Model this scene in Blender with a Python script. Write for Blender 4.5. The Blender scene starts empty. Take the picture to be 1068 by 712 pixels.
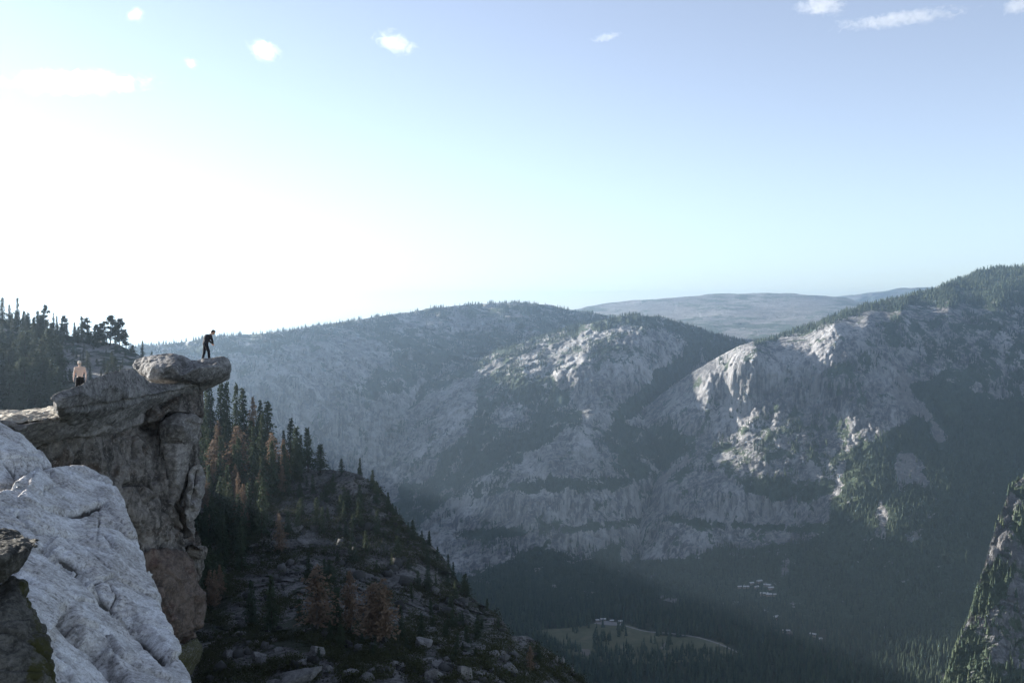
import bpy, bmesh, math, random
import numpy as np
from mathutils import Vector, Matrix, noise as mnoise
from mathutils.geometry import delaunay_2d_cdt
from mathutils.bvhtree import BVHTree

random.seed(7)
RNG = np.random.default_rng(7)
SC = bpy.context.scene
COL = SC.collection

# ------------------------------------------------------------------ camera model
PW, PH, F = 1068.0, 712.0, 1068.0
HOR = 320.0                                    # row of the eye level in the photo
PITCH = math.atan((HOR - PH / 2) / F)          # negative: looking slightly down
CP, SP = math.cos(-PITCH), math.sin(-PITCH)


def pt(px, py, d):
    """world point seen at photo pixel (px,py) whose distance along +Y is d (arrays ok)"""
    x = (np.asarray(px, float) - PW / 2) / F
    y = (PH / 2 - np.asarray(py, float)) / F
    Y = CP + y * SP
    Z = -SP + y * CP
    s = np.asarray(d, float) / Y
    return np.stack([x * s, np.asarray(d, float) + 0 * s, Z * s], -1)


def proj(p):
    p = np.asarray(p, float)
    X, Y, Z = p[..., 0], p[..., 1], p[..., 2]
    f = Y * CP - Z * SP
    u = Y * SP + Z * CP
    return PW / 2 + F * X / f, PH / 2 - F * u / f


# ------------------------------------------------------------------ numpy noise
def _hash(ix, iy, iz, seed):
    h = (ix * 374761393 + iy * 668265263 + iz * 2147483647 + seed * 974711) & 0xFFFFFFFF
    h = ((h ^ (h >> 13)) * 1274126177) & 0xFFFFFFFF
    h = ((h ^ (h >> 16)) * 2246822519) & 0xFFFFFFFF
    return ((h ^ (h >> 15)) & 0xFFFFFF) / float(0xFFFFFF)


def vnoise(p, seed=0):
    p = np.asarray(p, float)
    i = np.floor(p).astype(np.int64)
    f = p - i
    f = f * f * f * (f * (f * 6 - 15) + 10)
    x, y, z = i[..., 0], i[..., 1], i[..., 2]
    fx, fy, fz = f[..., 0], f[..., 1], f[..., 2]
    r = 0
    for dx in (0, 1):
        wx = fx if dx else 1 - fx
        for dy in (0, 1):
            wy = fy if dy else 1 - fy
            for dz in (0, 1):
                wz = fz if dz else 1 - fz
                r = r + wx * wy * wz * _hash(x + dx, y + dy, z + dz, seed)
    return r * 2 - 1


def fbm(p, scale, octaves=4, seed=0, gain=0.5, ridged=False):
    p = np.asarray(p, float) / np.asarray(scale, float)
    a, s, tot = 1.0, 0.0, 0.0
    for k in range(octaves):
        n = vnoise(p * (2.03 ** k) + 17.3 * k, seed + k * 31)
        if ridged:
            n = 1 - 2 * np.abs(n)
        s = s + a * n
        tot += a
        a *= gain
    return s / tot


def cells(p, scale, seed=0, jit=.9):
    """jointed blocks: a random value per block and the distance to the nearest joint"""
    shp = p.shape[:-1]
    q = (np.asarray(p, float) / np.asarray(scale, float)).reshape(-1, 3)
    i = np.floor(q).astype(np.int64)
    f1 = np.full(len(q), 9.); f2 = np.full(len(q), 9.); val = np.zeros(len(q))
    for dx in (-1, 0, 1):
        for dy in (-1, 0, 1):
            for dz in (-1, 0, 1):
                x, y, z = i[:, 0] + dx, i[:, 1] + dy, i[:, 2] + dz
                c = np.stack([x + .5 + jit * (_hash(x, y, z, seed + 1) - .5), y + .5 + jit * (_hash(x, y, z, seed + 2) - .5), z + .5 + jit * (_hash(x, y, z, seed + 3) - .5)], -1)
                d = np.sqrt(((q - c) ** 2).sum(-1))
                near = d < f1
                f2 = np.where(near, f1, np.minimum(f2, d))
                val = np.where(near, _hash(x, y, z, seed + 4), val)
                f1 = np.where(near, d, f1)
    return val.reshape(shp) * 2 - 1, (f2 - f1).reshape(shp)


def inside(px, py, poly):
    poly = np.asarray(poly, float)
    r = np.zeros(px.shape, bool)
    j = len(poly) - 1
    for i in range(len(poly)):
        xi, yi = poly[i]
        xj, yj = poly[j]
        if yi != yj:
            c = ((yi > py) != (yj > py)) & (px < (xj - xi) * (py - yi) / (yj - yi) + xi)
            r ^= c
        j = i
    return r


def seg_dist(px, py, line):
    best = np.full(px.shape, 1e9)
    for (ax, ay), (bx, by) in zip(line[:-1], line[1:]):
        dx, dy = bx - ax, by - ay
        t = np.clip(((px - ax) * dx + (py - ay) * dy) / (dx * dx + dy * dy + 1e-9), 0, 1)
        best = np.minimum(best, np.hypot(px - ax - t * dx, py - ay - t * dy))
    return best


class RBF:
    """smooth interpolation of log depth through control points (px,py,d)"""
    def __init__(self, pts, aspect=1.0):
        pts = np.asarray(pts, float)
        self.x = pts[:, :2] / 100.0
        v = np.log(pts[:, 2])
        n = len(pts)
        K = np.hypot(self.x[:, None, 0] - self.x[None, :, 0], self.x[:, None, 1] - self.x[None, :, 1])
        A = np.zeros((n + 3, n + 3))
        A[:n, :n] = K + np.eye(n) * -0.01
        Pm = np.c_[np.ones(n), self.x]
        A[:n, n:] = Pm
        A[n:, :n] = Pm.T
        b = np.r_[v, 0, 0, 0]
        self.w = np.linalg.solve(A, b)

    def __call__(self, px, py):
        q = np.stack([np.asarray(px, float).ravel() / 100, np.asarray(py, float).ravel() / 100], -1)
        out = np.empty(len(q))
        n = len(self.x)
        for s in range(0, len(q), 20000):
            e = q[s:s + 20000]
            K = np.hypot(e[:, None, 0] - self.x[None, :, 0], e[:, None, 1] - self.x[None, :, 1])
            out[s:s + 20000] = K @ self.w[:n] + self.w[n] + e @ self.w[n + 1:]
        return np.exp(out).reshape(np.shape(px))


# ------------------------------------------------------------------ object helpers
def link(o, parent=None):
    COL.objects.link(o)
    if parent is not None:
        o.parent = parent
    return o


def mesh_np(name, verts, faces, mat=None, smooth=True):
    """verts (n,3), faces (m,k) all of one size"""
    verts = np.ascontiguousarray(verts, dtype=np.float32)
    faces = np.ascontiguousarray(faces, dtype=np.int32)
    me = bpy.data.meshes.new(name)
    me.vertices.add(len(verts))
    me.vertices.foreach_set('co', verts.ravel())
    m, k = faces.shape
    me.loops.add(m * k)
    me.loops.foreach_set('vertex_index', faces.ravel())
    me.polygons.add(m)
    me.polygons.foreach_set('loop_start', np.arange(0, m * k, k, dtype=np.int32))
    me.polygons.foreach_set('loop_total', np.full(m, k, dtype=np.int32))
    me.update(calc_edges=True)
    if smooth:
        me.polygons.foreach_set('use_smooth', np.ones(m, bool))
    if mat:
        me.materials.append(mat)
    return me


def attr(me, name, vals):
    a = me.attributes.new(name, 'FLOAT', 'POINT')
    a.data.foreach_set('value', np.ascontiguousarray(vals, dtype=np.float32).ravel())


def attr_face(me, name, vals):
    a = me.attributes.new(name, 'FLOAT', 'FACE')
    a.data.foreach_set('value', np.ascontiguousarray(vals, dtype=np.float32).ravel())


def tag(o, label=None, cat=None, group=None, kind=None):
    if label: o['label'] = label
    if cat: o['category'] = cat
    if group: o['group'] = group
    if kind: o['kind'] = kind
    return o


# ------------------------------------------------------------------ materials
class NT:
    def __init__(self, name):
        self.m = bpy.data.materials.new(name)
        self.m.use_nodes = True
        self.t = self.m.node_tree
        self.b = self.t.nodes['Principled BSDF']
        self.b.inputs['Roughness'].default_value = 0.9
        self.b.inputs['Specular IOR Level'].default_value = 0.2
        self.out = self.t.nodes['Material Output']

    def n(self, typ, **kw):
        nd = self.t.nodes.new(typ)
        for k, v in kw.items():
            setattr(nd, k, v)
        return nd

    def l(self, a, b):
        self.t.links.new(a, b)

    def coord(self, scale=(1, 1, 1), rot=(0, 0, 0), src='Object'):
        tc = self.n('ShaderNodeTexCoord')
        mp = self.n('ShaderNodeMapping')
        mp.inputs['Scale'].default_value = scale
        mp.inputs['Rotation'].default_value = rot
        self.l(tc.outputs[src], mp.inputs['Vector'])
        return mp.outputs[0]

    def noise(self, vec, scale, detail=6, rough=0.6, dist=0.0, kind=None):
        nd = self.n('ShaderNodeTexNoise')
        if kind: nd.noise_type = kind
        nd.inputs['Scale'].default_value = scale
        nd.inputs['Detail'].default_value = detail
        nd.inputs['Roughness'].default_value = rough
        nd.inputs['Distortion'].default_value = dist
        self.l(vec, nd.inputs['Vector'])
        return nd.outputs['Fac']

    def vor(self, vec, scale, feature='DISTANCE_TO_EDGE'):
        nd = self.n('ShaderNodeTexVoronoi', feature=feature)
        nd.inputs['Scale'].default_value = scale
        self.l(vec, nd.inputs['Vector'])
        return nd.outputs['Distance']

    def ramp(self, fac, a, b, lo=0.0, hi=1.0):
        nd = self.n('ShaderNodeMapRange')
        nd.clamp = True
        nd.inputs['From Min'].default_value = a
        nd.inputs['From Max'].default_value = b
        nd.inputs['To Min'].default_value = lo
        nd.inputs['To Max'].default_value = hi
        self.l(fac, nd.inputs['Value'])
        return nd.outputs['Result']

    def math(self, op, a, b):
        nd = self.n('ShaderNodeMath', operation=op)
        for i, v in enumerate((a, b)):
            if isinstance(v, (int, float)): nd.inputs[i].default_value = v
            else: self.l(v, nd.inputs[i])
        return nd.outputs[0]

    def mix(self, fac, a, b):
        nd = self.n('ShaderNodeMix', data_type='RGBA')
        for key, v in (('Factor', fac), ('A', a), ('B', b)):
            sock = [s for s in nd.inputs if s.name == key and (s.type == 'RGBA' or key == 'Factor' and s.type == 'VALUE')][0]
            if isinstance(v, tuple): sock.default_value = (*v, 1)
            elif isinstance(v, (int, float)): sock.default_value = v
            else: self.l(v, sock)
        return [s for s in nd.outputs if s.type == 'RGBA'][0]

    def attr(self, name):
        nd = self.n('ShaderNodeAttribute', attribute_name=name)
        return nd.outputs['Fac']

    def bump(self, h, strength, dist):
        nd = self.n('ShaderNodeBump')
        nd.inputs['Strength'].default_value = strength
        nd.inputs['Distance'].default_value = dist
        self.l(h, nd.inputs['Height'])
        self.l(nd.outputs[0], self.b.inputs['Normal'])

    def color(self, c):
        if isinstance(c, tuple): self.b.inputs['Base Color'].default_value = (*c, 1)
        else: self.l(c, self.b.inputs['Base Color'])


def mat_far_rock(name, rock=(0.40, 0.385, 0.37), dark=(0.095, 0.095, 0.10), veg=(0.04, 0.054, 0.033), unit=1.0, streak=1.0):
    """granite walls with water streaks; forested ground where the veg attribute says so"""
    t = NT(name)
    u = unit
    big = t.noise(t.coord((1 / u, 1 / u, 1 / u)), 1 / 260, 5, .6, .4)
    st = t.noise(t.coord((1 / u, 1 / u, .07 / u)), 1 / 24, 6, .66, .6)
    fine = t.noise(t.coord((1 / u, 1 / u, .25 / u)), 1 / 12, 6, .7)
    patch = t.noise(t.coord((1 / u, 1 / u, .6 / u)), 1 / 70, 6, .65, .3)
    mid = t.noise(t.coord((1 / u, 1 / u, .28 / u)), 1 / 110, 6, .68, .6)
    c = t.mix(t.ramp(big, .40, .60), tuple(min(.6, x * 1.25) for x in rock), tuple(x * .7 for x in rock))
    c = t.mix(t.ramp(mid, .46, .60, 0, .7), c, tuple(x * .45 for x in rock))
    c = t.mix(t.math('MULTIPLY', t.ramp(st, .46, .57, 0, .9 * streak), t.ramp(mid, .36, .52, .25, 1)), c, dark)
    c = t.mix(t.math('MULTIPLY', t.ramp(fine, .50, .60, 0, .8), t.ramp(mid, .38, .56, .2, 1)), c, dark)
    c = t.mix(t.ramp(fine, .46, .38, 0, .4), c, tuple(min(.55, x * 1.5) for x in rock))
    c = t.mix(t.ramp(t.math('ADD', t.attr('scree'), t.math('ADD', t.ramp(fine, .3, .7, -.45, .45), t.ramp(patch, .3, .7, -.45, .45))), .35, .8, 0, .7), c, (.22, .205, .195))
    g = t.math('ADD', t.attr('veg'), t.ramp(patch, .3, .7, -.62, .62))
    g = t.math('ADD', g, t.ramp(fine, .3, .7, -.22, .22))
    gcol = t.mix(t.ramp(fine, .35, .65), veg, tuple(x * 1.9 for x in veg))
    c = t.mix(t.ramp(g, .47, .56), c, gcol)
    t.color(c)
    t.bump(t.math('ADD', t.math('MULTIPLY', st, 1.2), fine), .9, 14 * u)
    return t.m


def mat_rock(name, base, lichen, stain, speck=.5, unit=1.0, stain_amt=.6, lichen_amt=.6, rust=None, bump=.6, tilt=(0, 0, 0), streak=(.8, .8, .8)):
    """close granite: speckle, lichen patches, dark stains, fine relief"""
    t = NT(name)
    v = t.coord((1 / unit,) * 3)
    vs = t.coord(tuple(s / unit for s in streak), tilt)
    big = t.noise(v, .45, 6, .62, .6)
    med = t.noise(v, 2.2, 6, .68, .3)
    sp = t.noise(v, 15, 4, .8)
    cl = t.noise(v, 5.5, 5, .72, .3)
    st = t.noise(vs, 1.1, 7, .66, .8)
    c = t.mix(t.ramp(big, .42, .58), tuple(min(.66, x * 1.12) for x in base), tuple(x * .66 for x in base))
    c = t.mix(t.ramp(st, .49, .59, 0, stain_amt), c, stain)
    c = t.mix(t.ramp(med, .52, .60, 0, lichen_amt), c, lichen)
    if rust:
        c = t.mix(t.ramp(t.noise(v, .7, 6, .6, .9), .54, .66, 0, .75), c, rust)
    c = t.mix(t.math('MULTIPLY', t.ramp(cl, .53, .60, 0, speck), t.ramp(big, .44, .54, .35, 1)), c, tuple(x * .35 for x in lichen))
    c = t.mix(t.ramp(sp, .50, .60, 0, speck), c, tuple(x * .42 for x in base))
    c = t.mix(t.ramp(cl, .46, .38, 0, .5), c, tuple(min(.7, x * 1.45) for x in base))
    mossed = t.math('MULTIPLY', t.attr('moss'), t.ramp(med, .4, .55))
    c = t.mix(mossed, c, (.05, .05, .018))
    c = t.mix(t.ramp(t.attr('crack'), .15, .7, 0, .92), c, (.035, .032, .028))
    t.color(c)
    cr = t.ramp(t.vor(vs, .9), 0, .05)
    h = t.math('ADD', t.math('MULTIPLY', med, .8), t.math('MULTIPLY', sp, .22))
    h = t.math('ADD', h, t.math('MULTIPLY', big, 1.5))
    t.bump(h, bump, .30 * unit)
    return t.m


def mat_leaf(name, a, b, trans=.25):
    t = NT(name)
    oi = t.n('ShaderNodeObjectInfo')
    nz = t.noise(t.coord((1, 1, 1)), 9, 3, .7)
    c = t.mix(t.math('MULTIPLY', t.math('ADD', oi.outputs['Random'], t.ramp(nz, .3, .7)), .5), a, b)
    t.color(c)
    tr = t.n('ShaderNodeBsdfTranslucent')
    t.l(c, tr.inputs['Color'])
    mx = t.n('ShaderNodeMixShader')
    mx.inputs[0].default_value = trans
    t.l(t.b.outputs[0], mx.inputs[1]); t.l(tr.outputs[0], mx.inputs[2])
    t.l(mx.outputs[0], t.out.inputs['Surface'])
    return t.m


def mat_plain(name, c, rough=.8, var=.25, scale=30):
    t = NT(name)
    nz = t.noise(t.coord(), scale, 4, .6)
    t.color(t.mix(t.ramp(nz, .35, .65), c, tuple(x * (1 - var) for x in c)))
    t.b.inputs['Roughness'].default_value = rough
    return t.m


M = {}
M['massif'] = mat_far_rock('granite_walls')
M['shaded'] = mat_far_rock('shade_darkened_granite', rock=(.33, .32, .315), dark=(.075, .076, .08))  # darker copy of the granite walls, shade put into the colour
M['hazy'] = mat_far_rock('distant_granite', rock=(.24, .23, .215), unit=3.0, streak=.4)
M['spur'] = mat_far_rock('spur_granite', rock=(.2, .195, .19), unit=.4)  # rock darkened in colour to stand for shade on the spur
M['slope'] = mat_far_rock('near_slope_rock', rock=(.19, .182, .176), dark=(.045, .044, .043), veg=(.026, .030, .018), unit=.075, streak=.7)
M['hill'] = mat_far_rock('left_hill_rock', rock=(.32, .305, .29), dark=(.12, .12, .12), veg=(.025, .035, .022), unit=.2, streak=.3)  # rock tones raised as well, haze put into the colour
M['cap'] = mat_rock('cap_granite', (.29, .28, .27), (.10, .098, .092), (.085, .082, .078), .7, 1.0, .6, .7, bump=.7)
M['pillar'] = mat_rock('pillar_granite', (.24, .22, .20), (.09, .083, .075), (.028, .026, .023), .5, 1.0, .85, .6, rust=(.075, .05, .036), streak=(1, 1, .25), bump=.8)
M['block'] = mat_rock('block_granite', (.28, .265, .25), (.12, .113, .105), (.065, .06, .056), .5, 1.0, .5, .5, bump=.6, streak=(.5, 1, 1.6))
M['red'] = mat_rock('reddish_granite', (.16, .125, .105), (.08, .07, .065), (.06, .048, .042), .5, 1.0, .55, .5, rust=(.09, .05, .04), bump=.8)
M['ledge'] = mat_rock('sun_paled_granite', (.55, .49, .40), (.26, .23, .19), (.2, .18, .15), .35, 1.0, .5, .5, bump=.6)  # lighter and warmer than the block below, sunlight put into the colour
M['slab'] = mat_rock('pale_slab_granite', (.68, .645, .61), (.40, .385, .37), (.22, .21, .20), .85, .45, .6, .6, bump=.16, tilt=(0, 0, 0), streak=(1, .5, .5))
M['dark'] = mat_rock('lichen_boulder', (.13, .125, .11), (.05, .05, .042), (.03, .03, .026), .6, .25, .7, .8, bump=.9)
M['boulder'] = mat_rock('bench_boulder', (.22, .213, .205), (.10, .096, .092), (.12, .12, .115), .4, 1.6, .5, .5, bump=.6)
M['bark'] = mat_plain('bark', (.075, .055, .042), .95, .5, 6)
M['deadbark'] = mat_plain('grey_bark', (.16, .14, .125), .95, .5, 6)
M['fir'] = mat_leaf('fir_needles', (.034, .050, .031), (.062, .080, .042))
M['dry'] = mat_leaf('dry_needles', (.15, .105, .072), (.22, .155, .105))
M['pine'] = mat_leaf('pine_needles', (.035, .045, .027), (.06, .068, .04))
M['hazefir'] = mat_leaf('haze_paled_needles', (.065, .078, .055), (.105, .115, .075))  # fir needles lightened in colour to imitate haze over the left hill
M['brush'] = mat_leaf('brush_leaves', (.042, .048, .022), (.068, .07, .032))


def mat_far_forest():
    t = NT('forest_foliage')
    c = t.mix(t.attr('tint'), (.032, .050, .032), (.082, .098, .055))
    t.color(c)
    return t.m


M['forest'] = mat_far_forest()


# ------------------------------------------------------------------ terrain sheets
class Sheet:
    def __init__(self, name, ridge, bottom, ctrl, px0, px1, step, mat, relief, polys=(), base_veg=.2, scree=(), back=(14, 60., -.10),
                 ridge_veg=None, row_step=None, warp=5.0, groove=(), seed=1, smooth=True, blur=14, soften=False):
        ridge = np.asarray(ridge, float)
        xs = np.arange(px0, px1 + .01, step)
        ry = np.interp(xs, ridge[:, 0], ridge[:, 1])
        ry = ry + fbm(np.c_[xs * 0 + seed, xs, xs * 0], (1, 14, 1), 4, seed) * 1.4
        nrow = int((bottom - ry.min()) / (row_step or step)) + 2
        v = np.linspace(0, 1, nrow) ** 1.0
        PX = np.repeat(xs[None], nrow, 0)
        PY = ry[None] + (bottom - ry)[None] * v[:, None]
        D = RBF(ctrl)(PX, PY)
        base = pt(PX, PY, D)
        self.base_d = D
        if soften:                                # walls are rugged, benches and slopes are smoother
            dz = D / F * np.gradient(PY, axis=0)
            steep = dz / (np.abs(np.gradient(D, axis=0)) + dz)
            D = D + relief(base, PX, PY) * (.22 + .9 * np.clip((steep - .25) / .5, 0, 1))
        else:
            D = D + relief(base, PX, PY)
        G = pt(PX, PY, D)
        nb, bstep, bslope = back
        ks = np.arange(nb, 0, -1)
        dist = (bstep * ks ** 1.5)[:, None]
        B = np.repeat(G[:1], nb, 0).copy()
        dirn = G[0, :, :2] / np.linalg.norm(G[0, :, :2], axis=1)[:, None]
        B[:, :, 0] += dirn[None, :, 0] * dist
        B[:, :, 1] += dirn[None, :, 1] * dist
        # keep the ground behind the crest under the sight line over the crest
        los = G[0, :, 2] / np.linalg.norm(G[0, :, :2], axis=1)
        B[:, :, 2] += dist * np.minimum(bslope, los[None] - .02) + fbm(B, bstep * 3, 3, seed) * bstep * .1 * (ks / nb)[:, None]
        self.G = G; self.PX = PX; self.PY = PY; self.nb = nb
        A = np.concatenate([B, G], 0)
        R, C = A.shape[:2]
        idx = np.arange(R * C).reshape(R, C)
        quads = np.stack([idx[:-1, :-1], idx[1:, :-1], idx[1:, 1:], idx[:-1, 1:]], -1).reshape(-1, 4)
        wx = PX + fbm(base, np.median(D) * .03, 4, seed + 5) * warp * 2
        wy = PY + fbm(base, np.median(D) * .03, 4, seed + 9) * warp * 2
        veg = np.full(PX.shape, float(base_veg))
        for poly, val in polys:
            veg = np.where(inside(wx, wy, poly), val, veg)
        scr = np.zeros(PX.shape)
        for poly in scree:
            k = inside(wx, wy, poly)
            scr = np.where(k, 1.0, scr)
            veg = np.where(k, .12, veg)
        rv = veg[:1] if ridge_veg is None else np.full((1, C), ridge_veg)
        VEG = np.concatenate([np.repeat(rv, nb, 0), veg], 0)
        SCR = np.concatenate([np.zeros((nb, C)), scr], 0)
        for _ in range(blur):
            for arr in (VEG, SCR):
                arr[1:-1, 1:-1] = (arr[1:-1, 1:-1] * 2 + arr[:-2, 1:-1] + arr[2:, 1:-1] + arr[1:-1, :-2] + arr[1:-1, 2:]) / 6
        self.A, self.VEG = A, VEG
        me = mesh_np(name, A.reshape(-1, 3), quads, mat, smooth)
        attr(me, 'veg', VEG)
        attr(me, 'scree', SCR)
        self.me = me
        self.o = link(bpy.data.objects.new(name, me))
        self.o['kind'] = 'structure'
        self.xs, self.ry, self.bottom, self.nrow = xs, ry, bottom, nrow

    def at(self, px, py):
        c = np.clip((px - self.xs[0]) / (self.xs[1] - self.xs[0]), 0, len(self.xs) - 1.001)
        ci = int(c)
        top = self.ry[ci]
        r = np.clip((py - top) / (self.bottom - top) * (self.nrow - 1), 0, self.nrow - 1.001)
        ri = int(r)
        fc, fr = c - ci, r - ri
        g = self.G
        return (g[ri, ci] * (1 - fc) * (1 - fr) + g[ri, ci + 1] * fc * (1 - fr) + g[ri + 1, ci] * (1 - fc) * fr + g[ri + 1, ci + 1] * fc * fr)

    def scatter(self, n_per_m2, rng, vmin=.5, skip_back=0, patch=70., noise_amt=.55, area_mix=.25, rowlim=None):
        """random points on the sheet where it is wooded"""
        A = self.A
        a, b, c, d = A[:-1, :-1], A[1:, :-1], A[1:, 1:], A[:-1, 1:]
        n = np.cross(c - a, d - b) * .5
        hor = np.abs(n[..., 2])
        full = np.linalg.norm(n, axis=-1)
        area = hor * (1 - area_mix) + full * area_mix
        vg = self.VEG[:-1, :-1] + noise_amt * 1.6 * fbm(a, patch, 4, 77)
        p = np.clip((vg - vmin) * 5, 0, 1)
        lam = area * n_per_m2 * p
        if skip_back:
            lam[:skip_back] = 0
        k = rng.poisson(lam)
        ii = np.repeat(np.arange(k.size), k.ravel())
        r, cidx = np.unravel_index(ii, k.shape)
        u, v = rng.random(len(ii))[:, None], rng.random(len(ii))[:, None]
        return (a[r, cidx] * (1 - u) * (1 - v) + b[r, cidx] * u * (1 - v) + c[r, cidx] * u * v + d[r, cidx] * (1 - u) * v)


def cliff_relief(a_big, a_flute, a_fine, unit=1.0, seed=3, terr=0.0):
    def f(p, PX, PY):
        n = a_big * fbm(p, 420 * unit, 3, seed)
        n = n + a_flute * fbm(p, (75 * unit, 75 * unit, 330 * unit), 4, seed + 11, .55, ridged=True)
        n = n + a_fine * fbm(p, (22 * unit, 22 * unit, 40 * unit), 3, seed + 23, .6)
        wp = p + 25 * unit * np.stack([fbm(p, 90 * unit, 3, seed + 41), fbm(p, 90 * unit, 3, seed + 42), fbm(p, 90 * unit, 3, seed + 43)], -1)
        cv, ce = cells(wp, (110 * unit, 110 * unit, 400 * unit), seed + 51)
        c2, e2 = cells(wp, (38 * unit, 38 * unit, 120 * unit), seed + 52)
        n = n + a_fine * .9 * cv + a_fine * .35 * c2 + a_fine * 1.0 * np.exp(-(ce / .10) ** 2)
        if terr:
            z = p[..., 2] / (95 * unit) + .6 * fbm(p, 260 * unit, 2, seed + 2)
            fr = z - np.floor(z)
            n = n + terr * (np.minimum(fr / .8, (1 - fr) / .2) - .5)
        return n
    return f


# ------ far hills beyond the valley
far_hills = Sheet('far_hills', [(400, 330), (560, 326), (600, 322), (640, 315), (690, 311), (740, 307), (790, 306), (830, 306.5), (870, 309), (900, 314), (960, 322), (1100, 330)],
    372, [(560, 326, 11500), (740, 307, 12000), (860, 309, 11800), (960, 322, 11000), (600, 340, 9600), (740, 340, 9000), (860, 335, 9000), (560, 372, 7500), (740, 372, 7000), (900, 372, 7000), (1100, 330, 10500), (400, 330, 11000), (1100, 372, 7000), (400, 372, 7500)],
    400, 1100, 1.5, M['hazy'], cliff_relief(200, 50, 12, 3.0, 5), [([(640, 318), (720, 312), (760, 325), (700, 335), (620, 330)], .1), ([(800, 310), (870, 312), (850, 325), (790, 330), (760, 322)], .08)],
    .52, warp=12, row_step=.8, seed=4, back=(6, 150, -.1))
farthest = Sheet('farthest_ridge', [(700, 330), (840, 312), (880, 309), (910, 305), (940, 300.5), (965, 299), (1000, 300), (1100, 298), (1300, 300)],
    340, [(700, 330, 16000), (900, 306, 16500), (1000, 300, 16500), (1300, 300, 16500), (700, 340, 14000), (900, 340, 14000), (1100, 340, 14000), (1300, 340, 14000)],
    700, 1300, 2, M['hazy'], cliff_relief(300, 100, 30, 3.0, 9), [], .55, warp=12, row_step=1, seed=6, back=(3, 150, -.1))

# ------ left massif
L1_ridge = [(-500, 262), (-300, 270), (-160, 285), (-70, 312), (-20, 342), (60, 362), (100, 366), (150, 361), (190, 356), (230, 351), (262, 349), (300, 344.5), (340, 338), (380, 332), (420, 326), (460, 320),
            (500, 317), (540, 316), (575, 318.5), (600, 324), (650, 332), (700, 345), (760, 352), (860, 360)]
L1_ctrl = [(-500, 262, 3800), (-300, 270, 4000), (-160, 285, 4200), (-20, 342, 4400), (100, 366, 4500), (190, 356, 4700), (262, 349, 4900), (340, 338, 5300), (420, 326, 5800), (500, 317, 6200), (575, 318, 6500), (650, 332, 6500), (760, 352, 6300), (860, 360, 6300),
           (262, 360, 4700), (340, 352, 4950), (420, 345, 5350), (500, 340, 5700), (560, 345, 5700), (650, 350, 6000),
           (230, 400, 4480), (300, 385, 4600), (380, 372, 4900), (450, 365, 5200), (520, 360, 5400),
           (300, 450, 4430), (380, 430, 4600), (440, 400, 4900), (200, 480, 4350), (330, 500, 4380), (400, 480, 4450), (460, 440, 4750), (520, 420, 5000),
           (100, 500, 4250), (-200, 500, 3900), (-500, 500, 3500), (400, 515, 4360), (440, 530, 4250), (480, 560, 4100), (430, 580, 3950), (480, 610, 3700), (200, 620, 3600), (0, 620, 3500), (-300, 620, 3400), (-500, 620, 3300), (560, 600, 3900), (700, 600, 4100), (860, 600, 4500)]
L1_polys = [([(-520, 120), (160, 330), (260, 345), (420, 325), (540, 310), (760, 340), (760, 380), (600, 370), (540, 352), (500, 350), (440, 366), (400, 362), (360, 350), (300, 362), (230, 372), (-520, 300)], .62),
            ([(430, 345), (490, 342), (560, 345), (540, 362), (490, 378), (440, 395), (400, 415), (370, 410), (410, 380)], .68),
            ([(400, 330), (470, 335), (540, 328), (560, 335), (480, 345), (420, 342)], .22),
            ([(395, 512), (430, 508), (470, 500), (520, 470), (540, 520), (480, 545), (440, 560), (420, 545), (400, 530)], .75),
            ([(330, 520), (395, 515), (440, 560), (480, 600), (500, 640), (200, 640)], .8),
            ([(230, 372), (300, 362), (320, 366), (270, 385), (230, 400)], .4)]
left_massif = Sheet('left_mountain', L1_ridge, 640, L1_ctrl, -500, 860, 1.6, M['massif'], cliff_relief(120, 55, 12, 1.0, 13, 6), L1_polys, .20, warp=6, row_step=1.3, seed=8, back=(8, 80, -.12))

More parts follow.
